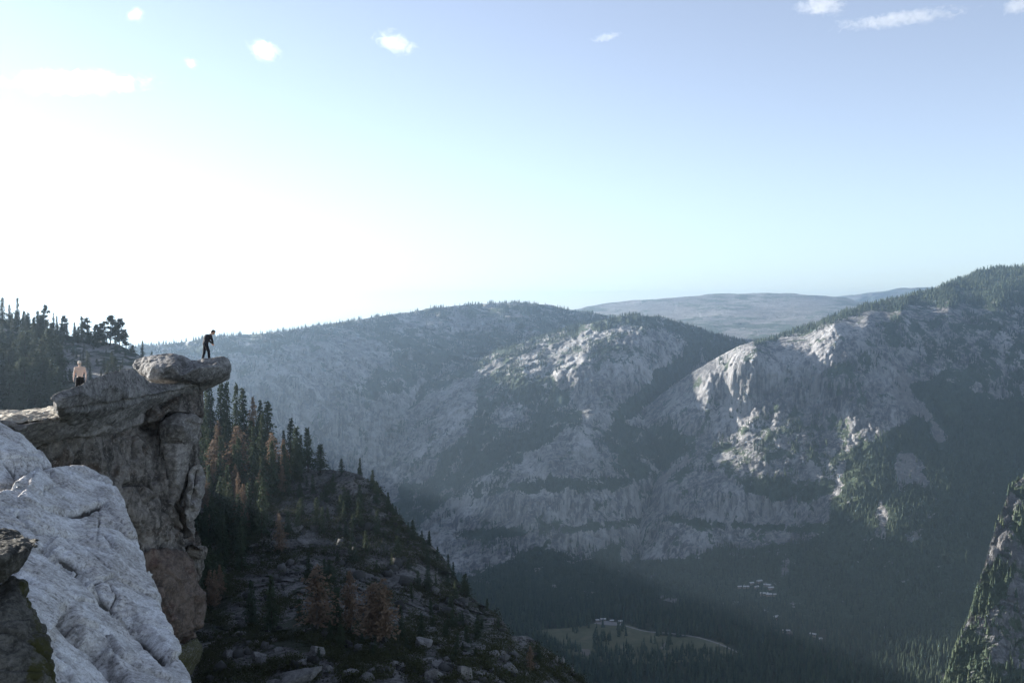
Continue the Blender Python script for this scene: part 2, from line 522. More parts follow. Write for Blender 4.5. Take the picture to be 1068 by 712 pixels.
# ------ middle dome
L2_ridge = [(250, 540), (300, 505), (340, 473), (380, 441), (421, 413), (455, 397), (486, 382), (520, 366), (560, 352), (600, 340.5), (640, 331.5), (662, 328.5), (690, 331), (720, 340), (745, 349), (770, 356), (800, 362), (840, 372)]
L2_ctrl = [(250, 540, 4300), (300, 505, 4450), (380, 441, 4700), (421, 413, 4900), (486, 382, 5000), (560, 352, 5050), (600, 340, 5000), (662, 328, 4950), (720, 340, 4950), (770, 356, 4900), (840, 372, 4900),
           (440, 420, 4720), (500, 395, 4780), (560, 370, 4800), (620, 350, 4780), (670, 345, 4760), (720, 360, 4780), (760, 375, 4850),
           (420, 450, 4600), (480, 420, 4620), (545, 395, 4600), (600, 385, 4520), (650, 375, 4560), (690, 375, 4650), (655, 415, 4450), (690, 400, 4620), (730, 400, 4800),
           (400, 500, 4420), (460, 470, 4420), (520, 440, 4450), (560, 430, 4480), (600, 425, 4400), (630, 440, 4300), (650, 450, 4330), (700, 440, 4550), (800, 440, 5000),
           (605, 447, 4200), (575, 470, 4130), (545, 494, 4080), (600, 490, 4040), (640, 490, 4060), (650, 465, 4180), (680, 475, 4200), (720, 480, 4400), (800, 480, 4800),
           (480, 500, 4230), (430, 530, 4200), (540, 512, 3960), (600, 508, 3940), (650, 508, 3990), (690, 500, 4120), (740, 520, 4400),
           (480, 530, 4080), (540, 545, 3930), (600, 545, 3905), (650, 540, 3940), (690, 540, 4080), (480, 556, 3990), (540, 556, 3860), (600, 553, 3830), (650, 550, 3860), (700, 560, 4150), (800, 560, 4500),
           (430, 570, 3980), (480, 590, 3800), (540, 578, 3800), (600, 580, 3790), (650, 578, 3800), (700, 590, 3950), (300, 600, 3850), (500, 615, 3560), (560, 605, 3600), (650, 605, 3620), (540, 640, 3310), (650, 640, 3320), (400, 640, 3320), (250, 640, 3400), (840, 640, 3700), (540, 680, 3060), (650, 680, 3070), (250, 680, 3100), (840, 680, 3300)]
L2_polys = [([(380, 430), (560, 345), (660, 320), (780, 345), (780, 364), (720, 350), (665, 342), (600, 352), (560, 364), (520, 378), (486, 396), (440, 416), (380, 450)], .62),
            ([(480, 398), (560, 364), (640, 345), (690, 350), (690, 372), (640, 385), (590, 382), (540, 392)], .40),
            ([(500, 395), (545, 392), (576, 394), (593, 413), (612, 436), (590, 450), (560, 472), (540, 490), (500, 497), (470, 506), (445, 520), (425, 545), (415, 535), (450, 490), (490, 450), (500, 420)], .74),
            ([(515, 425), (545, 420), (560, 430), (540, 447), (510, 445)], .3),
            ([(690, 336), (740, 344), (800, 355), (800, 372), (745, 374), (700, 402), (652, 445), (640, 434), (670, 404), (700, 374), (715, 360)], .85),
            ([(540, 372), (600, 362), (650, 385), (620, 400), (590, 385), (550, 392)], .3),
            ([(625, 458), (640, 442), (700, 448), (725, 468), (715, 478), (690, 492), (655, 508), (645, 490)], .78),
            ([(528, 504), (580, 499), (650, 496), (668, 506), (640, 512), (600, 511), (545, 517)], .85),
            ([(460, 555), (520, 549), (600, 549), (650, 542), (690, 538), (690, 546), (650, 553), (560, 557), (500, 562)], .75),
            ([(420, 505), (470, 500), (530, 502), (520, 512), (470, 520), (430, 560), (410, 540)], .7),
            ([(250, 560), (380, 590), (480, 612), (510, 596), (560, 572), (590, 580), (612, 584), (640, 570), (680, 580), (720, 575), (860, 575), (860, 700), (250, 700)], 1.0)]
middle = Sheet('middle_mountain', L2_ridge, 690, L2_ctrl, 250, 840, 1.15, M['massif'], cliff_relief(50, 28, 6, .9, 21, 4), L2_polys, .20,
               scree=[[(648, 575), (655, 572), (660, 585), (652, 590)]], warp=4, seed=12, back=(8, 60, -.12))

# ------ right mountain
L3_ridge = [(600, 520), (640, 462), (660, 438), (690, 411), (720, 389), (745, 375), (770, 361), (786, 357), (810, 352.5), (840, 341), (870, 329), (900, 319), (930, 312), (960, 305), (985, 297), (1005, 290), (1020, 283), (1040, 279), (1068, 277.5), (1120, 277), (1250, 281), (1400, 288)]
L3_ctrl = [(600, 520, 4600), (640, 462, 4450), (660, 438, 4480), (690, 411, 4500), (720, 389, 4480), (745, 375, 4420), (770, 361, 4340), (786, 357, 4300), (810, 352, 4420), (840, 341, 4450), (870, 329, 4450), (900, 319, 4550), (930, 312, 4650), (960, 305, 4800), (1005, 290, 5100), (1040, 279, 5200), (1120, 274, 5200), (1400, 262, 5000),
           (870, 340, 4230), (905, 331, 4300), (940, 326, 4350), (990, 318, 4450), (1040, 315, 4480), (1120, 315, 4500), (1400, 310, 4550),
           (740, 388, 4330), (770, 375, 4230), (790, 370, 4180), (820, 362, 4270), (850, 355, 4230),
           (700, 430, 4330), (725, 420, 4300), (755, 415, 4260), (785, 410, 4180), (815, 410, 4150), (850, 410, 4100), (880, 400, 4030), (910, 390, 4080), (950, 370, 4180), (1000, 360, 4220), (1068, 350, 4260), (1200, 350, 4300), (1400, 350, 4350),
           (680, 455, 4330), (725, 452, 4220), (760, 455, 4150), (790, 450, 4080), (820, 445, 4050), (860, 450, 4000), (890, 440, 3960), (940, 420, 4000), (1000, 400, 4050), (1068, 400, 4080), (1250, 400, 4100), (1400, 400, 4150),
           (690, 475, 4230), (720, 478, 4110), (760, 480, 4000), (800, 478, 3930), (850, 485, 3880), (900, 480, 3820), (950, 470, 3830), (1000, 460, 3850), (1068, 460, 3860), (1300, 460, 3950),
           (640, 500, 4500), (680, 500, 4120), (700, 512, 3960), (750, 510, 3880), (800, 512, 3830), (850, 515, 3780), (700, 540, 3920), (750, 540, 3850), (800, 542, 3810), (850, 540, 3730), (900, 520, 3650), (960, 520, 3620), (1020, 520, 3610), (1068, 520, 3610), (1300, 520, 3700),
           (640, 560, 4150), (680, 553, 3870), (740, 552, 3800), (800, 553, 3760), (690, 582, 3780), (760, 570, 3740), (820, 565, 3700), (860, 560, 3620), (950, 570, 3430), (1068, 580, 3380), (1300, 580, 3450),
           (620, 600, 4000), (690, 610, 3560), (760, 610, 3500), (840, 605, 3430), (920, 610, 3330), (1000, 620, 3240), (1068, 640, 3130), (1300, 640, 3200),
           (620, 660, 3300), (760, 650, 3250), (850, 650, 3190), (950, 660, 3080), (1000, 665, 3020), (1068, 690, 2850), (1300, 690, 2880), (620, 720, 2950), (850, 720, 2850), (1000, 720, 2750), (1300, 720, 2720), (1400, 720, 2720), (1400, 580, 3480)]
L3_polys = [([(860, 320), (900, 312), (960, 298), (1010, 280), (1068, 268), (1420, 250), (1420, 318), (1068, 320), (1000, 322), (950, 322), (905, 325), (870, 338)], .78),
            ([(786, 350), (840, 335), (870, 325), (880, 332), (850, 343), (815, 356), (790, 362)], .8),
            ([(905, 335), (960, 326), (1420, 322), (1420, 420), (1068, 415), (1000, 400), (960, 390), (930, 372), (910, 355)], .50),
            ([(735, 462), (770, 440), (800, 428), (850, 430), (890, 430), (888, 470), (872, 502), (830, 500), (760, 500), (735, 490)], .44),
            ([(870, 385), (905, 360), (920, 375), (900, 400), (905, 430), (885, 440), (875, 410)], .55),
            ([(950, 402), (978, 388), (1005, 402), (1040, 420), (1068, 412), (1420, 400), (1420, 740), (560, 740), (600, 600), (650, 582), (690, 586), (722, 577), (760, 571), (800, 578), (812, 572), (838, 563), (864, 548), (868, 520), (880, 500), (888, 470), (925, 455), (945, 440), (962, 425)], 1.0),
            ([(760, 500), (785, 494), (835, 500), (872, 500), (866, 518), (835, 522), (800, 520), (775, 514)], .85),
            ([(690, 535), (735, 541), (780, 543), (822, 545), (860, 540), (866, 552), (822, 552), (780, 551), (735, 549), (700, 547)], .8),
            ([(710, 476), (740, 462), (790, 462), (815, 452), (835, 470), (800, 485), (750, 492), (715, 500), (695, 505)], .5),
            ([(640, 455), (700, 440), (728, 455), (726, 468), (700, 480), (660, 520), (640, 540), (600, 540)], .8)]
L3_scree = [[(928, 402), (938, 388), (950, 395), (958, 412), (968, 430), (990, 455), (984, 468), (965, 440), (948, 425), (930, 420)],
            [(932, 470), (955, 473), (968, 502), (962, 510), (948, 498), (940, 512), (933, 498)], [(914, 525), (920, 522), (923, 560), (914, 562)],
            [(946, 552), (965, 548), (960, 562), (948, 562)], [(810, 597), (822, 582), (826, 584), (816, 601)], [(686, 620), (704, 617), (714, 624), (700, 638), (684, 636)],
            [(820, 625), (838, 622), (842, 630), (826, 633)], [(838, 600), (848, 598), (846, 602)],
            [(722, 480), (716, 470), (705, 482), (690, 494), (670, 512), (690, 505), (706, 494)]]
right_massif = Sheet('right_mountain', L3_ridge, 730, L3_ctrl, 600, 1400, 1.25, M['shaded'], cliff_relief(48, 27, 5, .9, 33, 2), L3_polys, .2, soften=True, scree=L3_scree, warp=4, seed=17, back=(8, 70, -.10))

# ------ right hand spur, nearer
L5_ridge = [(960, 760), (985, 712), (1000, 668), (1012, 640), (1022, 605), (1032, 570), (1044, 535), (1054, 508), (1068, 497), (1110, 480), (1200, 455), (1400, 430)]
L5_ctrl = [(985, 712, 1560), (1012, 640, 1640), (1032, 570, 1720), (1054, 508, 1790), (1110, 480, 1840), (1400, 430, 1950), (1030, 620, 1645), (1050, 560, 1715), (1068, 540, 1730), (1150, 540, 1760), (1400, 520, 1850), (1020, 655, 1615), (1045, 650, 1610), (1068, 620, 1645), (1068, 690, 1560), (1040, 690, 1560), (1020, 715, 1535), (1068, 720, 1520), (1200, 640, 1680), (1200, 760, 1520), (1068, 780, 1450), (960, 780, 1430), (1400, 780, 1550), (960, 760, 1480)]
L5_polys = [([(940, 790), (985, 700), (1010, 655), (1040, 692), (1068, 698), (1420, 690), (1420, 790)], .9), ([(1050, 505), (1075, 490), (1100, 480), (1090, 520), (1062, 524)], .8), ([(1012, 640), (1030, 580), (1052, 590), (1066, 570), (1050, 618), (1016, 656)], .9), ([(1055, 540), (1062, 525), (1072, 530), (1062, 580)], .8)]
spur = Sheet('right_spur', L5_ridge, 780, L5_ctrl, 960, 1400, 1.0, M['spur'], cliff_relief(10, 5, 3, .4, 41, 2), L5_polys, .40, scree=[[(1040, 558), (1050, 560), (1036, 585), (1022, 598), (1026, 585)]], warp=3, seed=23, back=(8, 20, -.35))  # base cover raised to darken the spur in place of shade

# ------ valley floor: one sheet out past the hills
def valley_floor():
    xs = np.r_[np.linspace(-7500, -900, 24), np.linspace(-850, 2600, 150), np.linspace(2700, 11500, 30)]
    ys = np.r_[np.linspace(-150, 2000, 16), np.linspace(2050, 4200, 130), np.linspace(4400, 15500, 40)]
    X, Y = np.meshgrid(xs, ys)
    V = np.stack([X, Y, 0 * X], -1)
    V[..., 2] = -1000 + 3.0 * fbm(V, 220, 3, 3)
    R, C = X.shape
    idx = np.arange(R * C).reshape(R, C)
    q = np.stack([idx[:-1, :-1], idx[:-1, 1:], idx[1:, 1:], idx[1:, :-1]], -1).reshape(-1, 4)
    px, py = proj(V + [0, 0, 0])
    t = NT('valley_soil')
    nz = t.noise(t.coord(), 1 / 60, 6, .65)
    t.color(t.mix(t.ramp(nz, .35, .65), (.035, .042, .025), (.06, .06, .035)))
    me = mesh_np('valley_floor', V.reshape(-1, 3), q, t.m)
    o = link(bpy.data.objects.new('valley_floor', me))
    o['kind'] = 'structure'
    return o


valley_floor()
ZF = -1000.0


def on_floor(px, py, z=ZF):
    d = 1.0
    p = pt(px, py, 1.0)
    return p * (z / p[2])


def floor_patch(name, poly, z, mat, sub=3):
    bm = bmesh.new()
    P = [on_floor(a, b, z) for a, b in poly]
    # roughen the outline
    Q = []
    for i in range(len(P)):
        a, b = P[i], P[(i + 1) % len(P)]
        n = max(2, int(np.linalg.norm(b - a) / 14))
        for k in range(n):
            q = a + (b - a) * k / n
            q[:2] += RNG.normal(0, 3.0, 2)
            Q.append(q)
    f = bm.faces.new([bm.verts.new(q) for q in Q])
    if f.normal.z < 0: f.normal_flip()
    me = bpy.data.meshes.new(name); bm.to_mesh(me); bm.free()
    me.materials.append(mat)
    o = link(bpy.data.objects.new(name, me))
    o['kind'] = 'structure'
    return o


def mat_meadow():
    t = NT('meadow_grass')
    nz = t.noise(t.coord(), 1 / 55, 6, .65, .8)
    n2 = t.noise(t.coord(), 1 / 130, 4, .6, 1.2)
    c = t.mix(t.ramp(nz, .35, .65), (.085, .09, .048), (.15, .14, .08))
    c = t.mix(t.ramp(n2, .54, .64, 0, .8), c, (.21, .18, .11))
    t.color(c)
    return t.m


MEADOW = [(556, 657), (585, 655), (612, 652), (625, 648), (655, 651), (668, 656), (690, 662), (705, 664), (730, 664), (752, 670), (768, 679), (760, 688), (720, 690), (690, 692), (655, 692), (628, 690), (600, 684), (575, 672)]
floor_patch('meadow', MEADOW, ZF + 4.0, mat_meadow())
M['road'] = mat_plain('pale_road', (.30, .28, .265), .9, .25, .05)
M['sand'] = mat_plain('sandy_clearing', (.22, .19, .16), .9, .25, .03)


def floor_strip(name, line, width, z, mat):
    P = np.array([on_floor(a, b, z) for a, b in line])
    T = np.gradient(P, axis=0)
    T /= np.linalg.norm(T, axis=1)[:, None]
    N = np.c_[-T[:, 1], T[:, 0], 0 * T[:, 0]] * width / 2
    V = np.concatenate([P - N, P + N])
    n = len(P)
    q = np.array([[i, i + 1, n + i + 1, n + i] for i in range(n - 1)])
    me = mesh_np(name, V, q, mat)
    o = link(bpy.data.objects.new(name, me))
    o['kind'] = 'structure'
    return o


def curve_pts(pts, n=30):
    pts = np.asarray(pts, float)
    s = np.r_[0, np.cumsum(np.hypot(*np.diff(pts, axis=0).T))]
    u = np.linspace(0, s[-1], n)
    x, y = np.interp(u, s, pts[:, 0]), np.interp(u, s, pts[:, 1])
    for _ in range(2):
        x[1:-1] = (x[:-2] + 2 * x[1:-1] + x[2:]) / 4
        y[1:-1] = (y[:-2] + 2 * y[1:-1] + y[2:]) / 4
    return list(zip(x, y))


floor_strip('road', curve_pts([(652, 652), (672, 658), (700, 660), (728, 664), (748, 670), (764, 677), (776, 683)]), 8, ZF + 4.6, M['road'])
floor_strip('footpath', curve_pts([(698, 663), (697, 668), (693, 672), (689, 676)]), 9, ZF + 4.3, M['sand'])
floor_patch('sandy_patch', [(603, 675), (615, 677), (620, 681), (612, 683), (602, 679)], ZF + 4.3, M['sand'])
floor_patch('parking_lot', [(620, 649), (632, 647), (652, 650), (650, 651.5), (638, 651), (624, 650.5)], ZF + 4.8, M['road'])
floor_patch('roadside_clearing', [(977, 706), (990, 701), (1012, 704), (1010, 709), (985, 711)], ZF + 4.3, M['sand'])
floor_patch('village_yard', [(815, 656), (826, 658), (826, 661), (815, 660)], ZF + 4.3, M['sand'])

# ------ far forest (one mass: tens of thousands of trees)
MEADOW_OPEN = [(558, 657), (585, 655), (612, 652), (625, 648), (655, 651), (668, 656), (690, 662), (705, 664), (730, 664), (752, 669), (770, 677), (766, 684), (735, 680), (712, 678), (700, 683), (690, 688), (672, 673), (664, 680), (652, 674), (644, 688), (630, 676), (613, 685), (598, 674), (590, 676), (575, 668)]
CLEAR = [MEADOW_OPEN, [(614, 645), (658, 646), (664, 656), (620, 656)], [(766, 609), (790, 602), (814, 609), (812, 624), (785, 626), (768, 620)],
         [(684, 616), (712, 618), (700, 640), (682, 638)], [(818, 621), (842, 622), (842, 634), (824, 635)], [(805, 641), (816, 641), (816, 650), (806, 650)], [(812, 655), (830, 657), (830, 664), (814, 663)], [(844, 656), (862, 658), (862, 674), (842, 670)], [(975, 702), (1012, 700), (1012, 712), (975, 714)], [(806, 602), (822, 582), (828, 585), (816, 604)]]


def far_forest(name, pts, h0, h1, rng, label=None, sides=5):
    n = len(pts)
    h = rng.uniform(h0, h1, n) * np.where(rng.random(n) < .3, .6, 1)
    r = h * rng.uniform(.13, .2, n)
    tint = np.clip(rng.normal(.35, .28, n), 0, 1)
    tiers = [(.05, .62, 1.0), (.32, .85, .72), (.60, 1.0, .42)]
    V, Fc, T = [], [], []
    ang = np.linspace(0, 2 * math.pi, sides, endpoint=False)
    for k, (z0, z1, rr) in enumerate(tiers):
        jit = rng.uniform(.55, 1.3, (n, sides))
        a = ang[None] + rng.uniform(0, 6.28, (n, 1))
        ring = np.stack([np.cos(a) * jit * (r * rr)[:, None], np.sin(a) * jit * (r * rr)[:, None], (z0 + rng.uniform(-.06, .06, (n, sides))) * h[:, None]], -1)
        top = np.stack([rng.normal(0, .02, n) * h, rng.normal(0, .02, n) * h, z1 * h], -1)[:, None]
        blk = np.concatenate([ring, top], 1) + pts[:, None]
        off = k * n * (sides + 1) + np.arange(n)[:, None] * (sides + 1)
        for s in range(sides):
            Fc.append(np.c_[off[:, 0] + s, off[:, 0] + (s + 1) % sides, off[:, 0] + sides])
        V.append(blk.reshape(-1, 3))
        T.append(np.repeat(tint, sides + 1))
    me = mesh_np(name, np.concatenate(V), np.concatenate(Fc), M['forest'], smooth=False)
    attr(me, 'tint', np.concatenate(T))
    o = link(bpy.data.objects.new(name, me))
    tag(o, label, 'forest', kind='stuff')
    return o


def cull(pts, pad=25):
    px, py = proj(pts)
    k = (px > -pad) & (px < PW + pad) & (py < PH + pad + 30)
    for c in CLEAR:
        if c is MEADOW_OPEN:
            k &= ~(inside(px, py, c) & (vnoise(pts / [28., 40., 50.], 6) < .42))
            continue
        k &= ~(inside(px, py, c) & ((c is MEADOW_OPEN) | (RNG.random(len(px)) < .72)))
    return pts[k]


rng = np.random.default_rng(3)
fpts = rng.uniform([-400, 2350], [2300, 3750], (26000, 2))
fpts = np.c_[fpts, np.full(len(fpts), ZF)]
fpts = cull(fpts)
fr = cull(right_massif.scatter(1 / 115., rng))
fr = fr[fr[:, 2] > ZF - 2]
fm = cull(middle.scatter(1 / 130., rng))
fm = fm[fm[:, 2] > ZF - 2]
fl = cull(left_massif.scatter(1 / 240., rng, skip_back=3))
fs = cull(spur.scatter(1 / 70., rng, patch=30))
far_forest('valley_forest', fpts, 20, 40, rng, 'dark conifer forest covering the valley floor round the meadow')
far_forest('right_mountain_forest', fr, 13, 26, rng, 'forest on the rim, ledges and lower slopes of the right mountain')
far_forest('middle_mountain_forest', fm, 13, 26, rng, 'forest on the ledges and crest of the middle dome mountain')
far_forest('left_mountain_forest', fl, 16, 28, rng, 'pale hazy forest along the long left mountain')
far_forest('spur_forest', fs, 9, 20, rng, 'trees on the rocky spur at the right edge of the view')

# ------------------------------------------------------------------ near slope (right of the outcrop)
L6_ridge = [(60, 395), (120, 405), (180, 425), (215, 445), (250, 462), (280, 478), (300, 487), (330, 490), (345, 489), (360, 491), (374, 494), (391, 504), (402, 515), (412, 532), (419, 541), (430, 554), (448, 565), (462, 580), (470, 592), (480, 609), (489, 619), (500, 629), (519, 640), (527, 650), (533, 662), (552, 664), (565, 673), (581, 684), (590, 693), (604, 704), (614, 712), (640, 745), (680, 790)]
L6_ctrl = [(60, 395, 560), (120, 405, 540), (215, 445, 500), (280, 478, 470), (330, 490, 450), (374, 494, 430), (412, 532, 410), (448, 565, 385), (480, 609, 360), (519, 640, 330), (533, 662, 300), (565, 673, 285), (604, 704, 270), (640, 745, 250), (680, 790, 240),
           (100, 500, 440), (200, 500, 430), (260, 530, 400), (330, 530, 405), (390, 550, 385), (430, 590, 355), (470, 630, 325), (100, 600, 350), (200, 600, 340), (270, 600, 330), (340, 590, 345), (400, 610, 335), (450, 640, 310), (500, 655, 305),
           (220, 640, 290), (300, 635, 285), (360, 640, 280), (430, 655, 275), (250, 655, 255), (330, 652, 250), (400, 665, 245), (450, 672, 245), (500, 670, 255), (530, 668, 265),
           (220, 690, 225), (300, 690, 220), (400, 700, 215), (480, 700, 220), (550, 710, 235), (100, 700, 230), (60, 600, 380), (60, 700, 240), (60, 800, 190), (300, 800, 180), (500, 800, 185), (680, 800, 230), (600, 760, 230)]
L6_polys = [([(40, 380), (300, 470), (300, 520), (270, 560), (250, 600), (230, 655), (40, 660)], .8), ([(210, 655), (300, 646), (400, 660), (440, 668), (420, 690), (330, 680), (250, 672)], .95),
            ([(395, 508), (412, 530), (470, 590), (500, 628), (530, 660), (490, 650), (470, 620), (440, 580), (410, 550), (395, 530)], .68), ([(470, 640), (530, 655), (620, 712), (620, 760), (500, 720), (480, 680)], .48)]


def near_relief(p, PX, PY):
    n = 9 * fbm(p, 60, 3, 51) + 4 * fbm(p, (16, 16, 30), 4, 52, .55, ridged=True) + 1.2 * fbm(p, (4, 4, 6), 3, 53, .6)
    wp = p + 2.5 * np.stack([fbm(p, 9, 3, 54), fbm(p, 9, 3, 55), fbm(p, 9, 3, 56)], -1)
    c1, e1 = cells(wp, (11, 11, 17), 57)
    c2, e2 = cells(wp, (3.6, 3.6, 5.5), 58)
    n = n + 2.0 * c1 + .5 * c2 + .9 * np.exp(-(e1 / .1) ** 2)
    w = np.clip((PY - 650) / 30, 0, 1)
    return n * (1 - .5 * w)


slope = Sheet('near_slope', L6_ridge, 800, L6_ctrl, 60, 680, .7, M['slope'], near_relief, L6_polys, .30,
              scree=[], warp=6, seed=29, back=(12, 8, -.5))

# ------------------------------------------------------------------ rim the outcrop belongs to, and an unseen ridge added to shade the valley
def rim_ground():
    ys = np.r_[np.linspace(58, 62, 8), np.linspace(64, 430, 200)]
    us = np.r_[np.linspace(-520, -40, 40), np.linspace(-38, -1, 24), np.linspace(0, 30, 70)]
    Y, U = np.meshgrid(ys, us, indexing='ij')
    X = -.36 * Y - 2.5 + np.where(U > 0, U * .45, U)
    Z = -.142 * Y - 1.5 - np.where(U > 0, U * 4.6, 0) - np.clip(-U, 0, 60) * .02
    Z = np.where(U < -90, Z + (-90 - U) * .05, Z)
    Z -= np.clip(62 - Y, 0, 4) * 25
    V = np.stack([X, Y, Z], -1)
    w = np.clip((U + 6) / 8, 0, 1)
    c1, e1 = cells(V, (7, 7, 12), 73)
    X2 = X + w * (5 * fbm(V, 22, 4, 72, .55, ridged=True) - 4 + 1.6 * c1 - 1.0 * np.exp(-(e1 / .1) ** 2))
    V = np.stack([X2, Y, Z + np.minimum(0, 2.2 * fbm(V, 18, 3, 71) - 1) * (1 - w)], -1)
    R, C = X.shape
    idx = np.arange(R * C).reshape(R, C)
    q = np.stack([idx[:-1, :-1], idx[:-1, 1:], idx[1:, 1:], idx[1:, :-1]], -1).reshape(-1, 4)
    me = mesh_np('rim_terrain', V.reshape(-1, 3), q, M['slope'])
    attr(me, 'veg', (.42 - .2 * w).ravel()); attr(me, 'scree', np.zeros(R * C))
    link(bpy.data.objects.new('rim_terrain', me))['kind'] = 'structure'


rim_ground()
Sheet('shade_ridge', [(-900, 90), (-500, 180), (-300, 235), (-100, 305), (0, 352), (100, 385), (150, 405), (190, 432), (225, 462), (240, 520), (262, 600), (280, 660)], 700,  # unseen ridge, added so its shadow falls on the valley floor
      [(-900, 90, 1900), (-500, 180, 2300), (-300, 235, 2500), (-100, 305, 2800), (0, 352, 3000), (100, 385, 3150), (190, 432, 3250), (225, 462, 3250), (240, 520, 3200), (262, 600, 3150), (280, 660, 3000), (-900, 700, 1300), (-300, 700, 2100), (0, 700, 2500), (200, 700, 2700), (280, 700, 2750), (100, 560, 2900), (-300, 480, 2300)],
      -900, 280, 5, M['massif'], cliff_relief(60, 30, 10, 1.0, 83), [], .6, seed=35, back=(8, 60, -.15), blur=2)

# ------------------------------------------------------------------ left hill
L7_ridge = [(-520, 215), (-300, 262), (-100, 313), (0, 333), (25, 340), (50, 345), (75, 350), (100, 354.5), (120, 358), (140, 367), (155, 376), (170, 387), (190, 402), (230, 440)]
L7_ctrl = [(-520, 215, 620), (-300, 262, 680), (-100, 313, 740), (0, 333, 760), (50, 345, 755), (100, 354, 745), (140, 367, 720), (170, 387, 690), (230, 440, 640), (0, 370, 640), (60, 375, 660), (110, 375, 665), (140, 385, 650), (0, 400, 580), (60, 400, 590), (110, 400, 600), (0, 440, 500), (100, 440, 520), (200, 460, 560), (-200, 440, 480), (-520, 440, 420), (-300, 350, 580), (0, 520, 420), (200, 520, 470), (-520, 520, 360)]
L7_polys = [([(-540, 200), (0, 325), (60, 345), (85, 352), (60, 365), (50, 385), (60, 430), (-540, 430)], .8), ([(100, 350), (140, 362), (175, 390), (150, 395), (120, 372), (95, 360)], .55)]
L7_scree = [[(72, 381), (85, 376), (105, 382), (122, 388), (110, 394), (85, 393)], [(52, 368), (70, 365), (80, 372), (62, 375)], [(40, 352), (62, 356), (60, 360), (44, 357)]]
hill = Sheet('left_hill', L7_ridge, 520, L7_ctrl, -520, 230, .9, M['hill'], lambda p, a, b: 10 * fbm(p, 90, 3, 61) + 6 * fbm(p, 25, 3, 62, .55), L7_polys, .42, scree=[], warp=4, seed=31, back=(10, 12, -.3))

# ------------------------------------------------------------------ trees: a prototype of each kind, then copies
def crown_mesh(name, mat, rng, kind):
    """leaf sprays on drooping boughs; tree height is 1"""
    V, Fc = [], []

    def spray(c, d, ln, wd, nrm):
        d = d / (np.linalg.norm(d) + 1e-9)
        s = np.cross(d, nrm); s /= (np.linalg.norm(s) + 1e-9)
        i = len(V)
        V.extend([c, c + d * ln * .5 + s * wd, c + d * ln, c + d * ln * .5 - s * wd])
        Fc.append((i, i + 1, i + 2, i + 3))

    if kind in ('fir', 'dry'):
        lv = 46 if kind == 'fir' else 40
        z0 = rng.uniform(.06, .14) if kind == 'fir' else rng.uniform(.12, .2)
        gap = rng.random(6)
        for k in range(lv):
            t = (k + rng.random()) / lv
            z = z0 + (1 - z0) * t
            if kind == 'fir':
                R = .185 * (1 - t) ** .8 * (1.0 + .25 * math.sin(t * 23 + gap[0] * 6)) + .008
            else:
                R = .20 * (1 - t ** 2.6) ** .9 * (.75 + .35 * math.sin(t * 15 + gap[0] * 6) * gap[1] + .25) + .01
            nb = rng.integers(6, 10)
            for b in range(nb):
                if rng.random() < (.12 if kind == 'fir' else .2): continue
                a = rng.uniform(0, 6.283)
                L = R * rng.uniform(.55, 1.2)
                dr = rng.uniform(.15, .6) if kind == 'fir' else rng.uniform(-.25, .45)
                out = np.array([math.cos(a), math.sin(a), 0])
                m = max(2, int(L / .026))
                for q in range(m):
                    f = (q + .35) / m
                    c = out * L * f + np.array([0, 0, z - dr * L * f * f])
                    c = c + rng.normal(0, .006, 3)
                    d = out * .7 + rng.normal(0, .5, 3) + np.array([0, 0, -.35])
                    spray(c, d, rng.uniform(.035, .065), rng.uniform(.011, .021), np.array([0, 0, 1.]) + rng.normal(0, .5, 3))
    else:                                       # pine with open, clumped crown
        z0 = rng.uniform(.14, .28)
        for k in range(36):
            z = rng.uniform(z0, 1.0)
            t = (z - z0) / (1 - z0)
            a = rng.uniform(0, 6.283)
            L = (.20 * (1 - t) ** .6 * min(1, .5 + 2 * t) + .02) * rng.uniform(.4, 1.1)
            cc = np.array([math.cos(a) * L, math.sin(a) * L, z + .02])
            rr = rng.uniform(.05, .095) * (1 - .35 * t)
            for q in range(75):
                c = cc + rng.normal(0, .5, 3) * rr * np.array([1.1, 1.1, .55])
                spray(c, rng.normal(0, 1, 3), rng.uniform(.03, .055), rng.uniform(.010, .018), rng.normal(0, 1, 3))
            for q in range(5):
                f = rng.random()
                spray(np.array([cc[0] * f, cc[1] * f, z - .04 * (1 - f)]), cc * [1, 1, 0] + rng.normal(0, .02, 3), .05, .012, rng.normal(0, 1, 3))
    return mesh_np(name, np.array(V), np.array(Fc), mat, smooth=False)


def trunk_mesh(name, mat, rng, r=.016, top=.97):
    n, s = 9, 7
    V = []
    bend = rng.normal(0, .006, (n, 2)).cumsum(0) * .6
    bend[0] = 0
    for k in range(n):
        t = k / (n - 1)
        rr = r * (1 - t) ** .8 * (1.35 if k == 0 else 1) + .0015
        for j in range(s):
            a = j / s * 6.283
            V.append((math.cos(a) * rr + bend[k, 0], math.sin(a) * rr + bend[k, 1], t * top - (.03 if k == 0 else 0)))
    Fc = [(k * s + j, k * s + (j + 1) % s, (k + 1) * s + (j + 1) % s, (k + 1) * s + j) for k in range(n - 1) for j in range(s)]
    # dead stub limbs
    V = list(V); base = len(V)
    for b in range(10):
        z = rng.uniform(.1, .6); a = rng.uniform(0, 6.283); L = rng.uniform(.03, .09)
        o = np.array([0, 0, z]); e = np.array([math.cos(a) * L, math.sin(a) * L, z + rng.uniform(-.02, .02)])
        sd = np.array([-math.sin(a), math.cos(a), 0]) * .0025
        i = len(V)
        V.extend([o - sd, o + sd, e + sd * .3, e - sd * .3]); Fc.append((i, i + 1, i + 2, i + 3))
        up = np.array([0, 0, .0025]); i = len(V)
        V.extend([o - up, o + up, e + up * .3, e - up * .3]); Fc.append((i, i + 1, i + 2, i + 3))
    return mesh_np(name, np.array(V), np.array(Fc), mat)


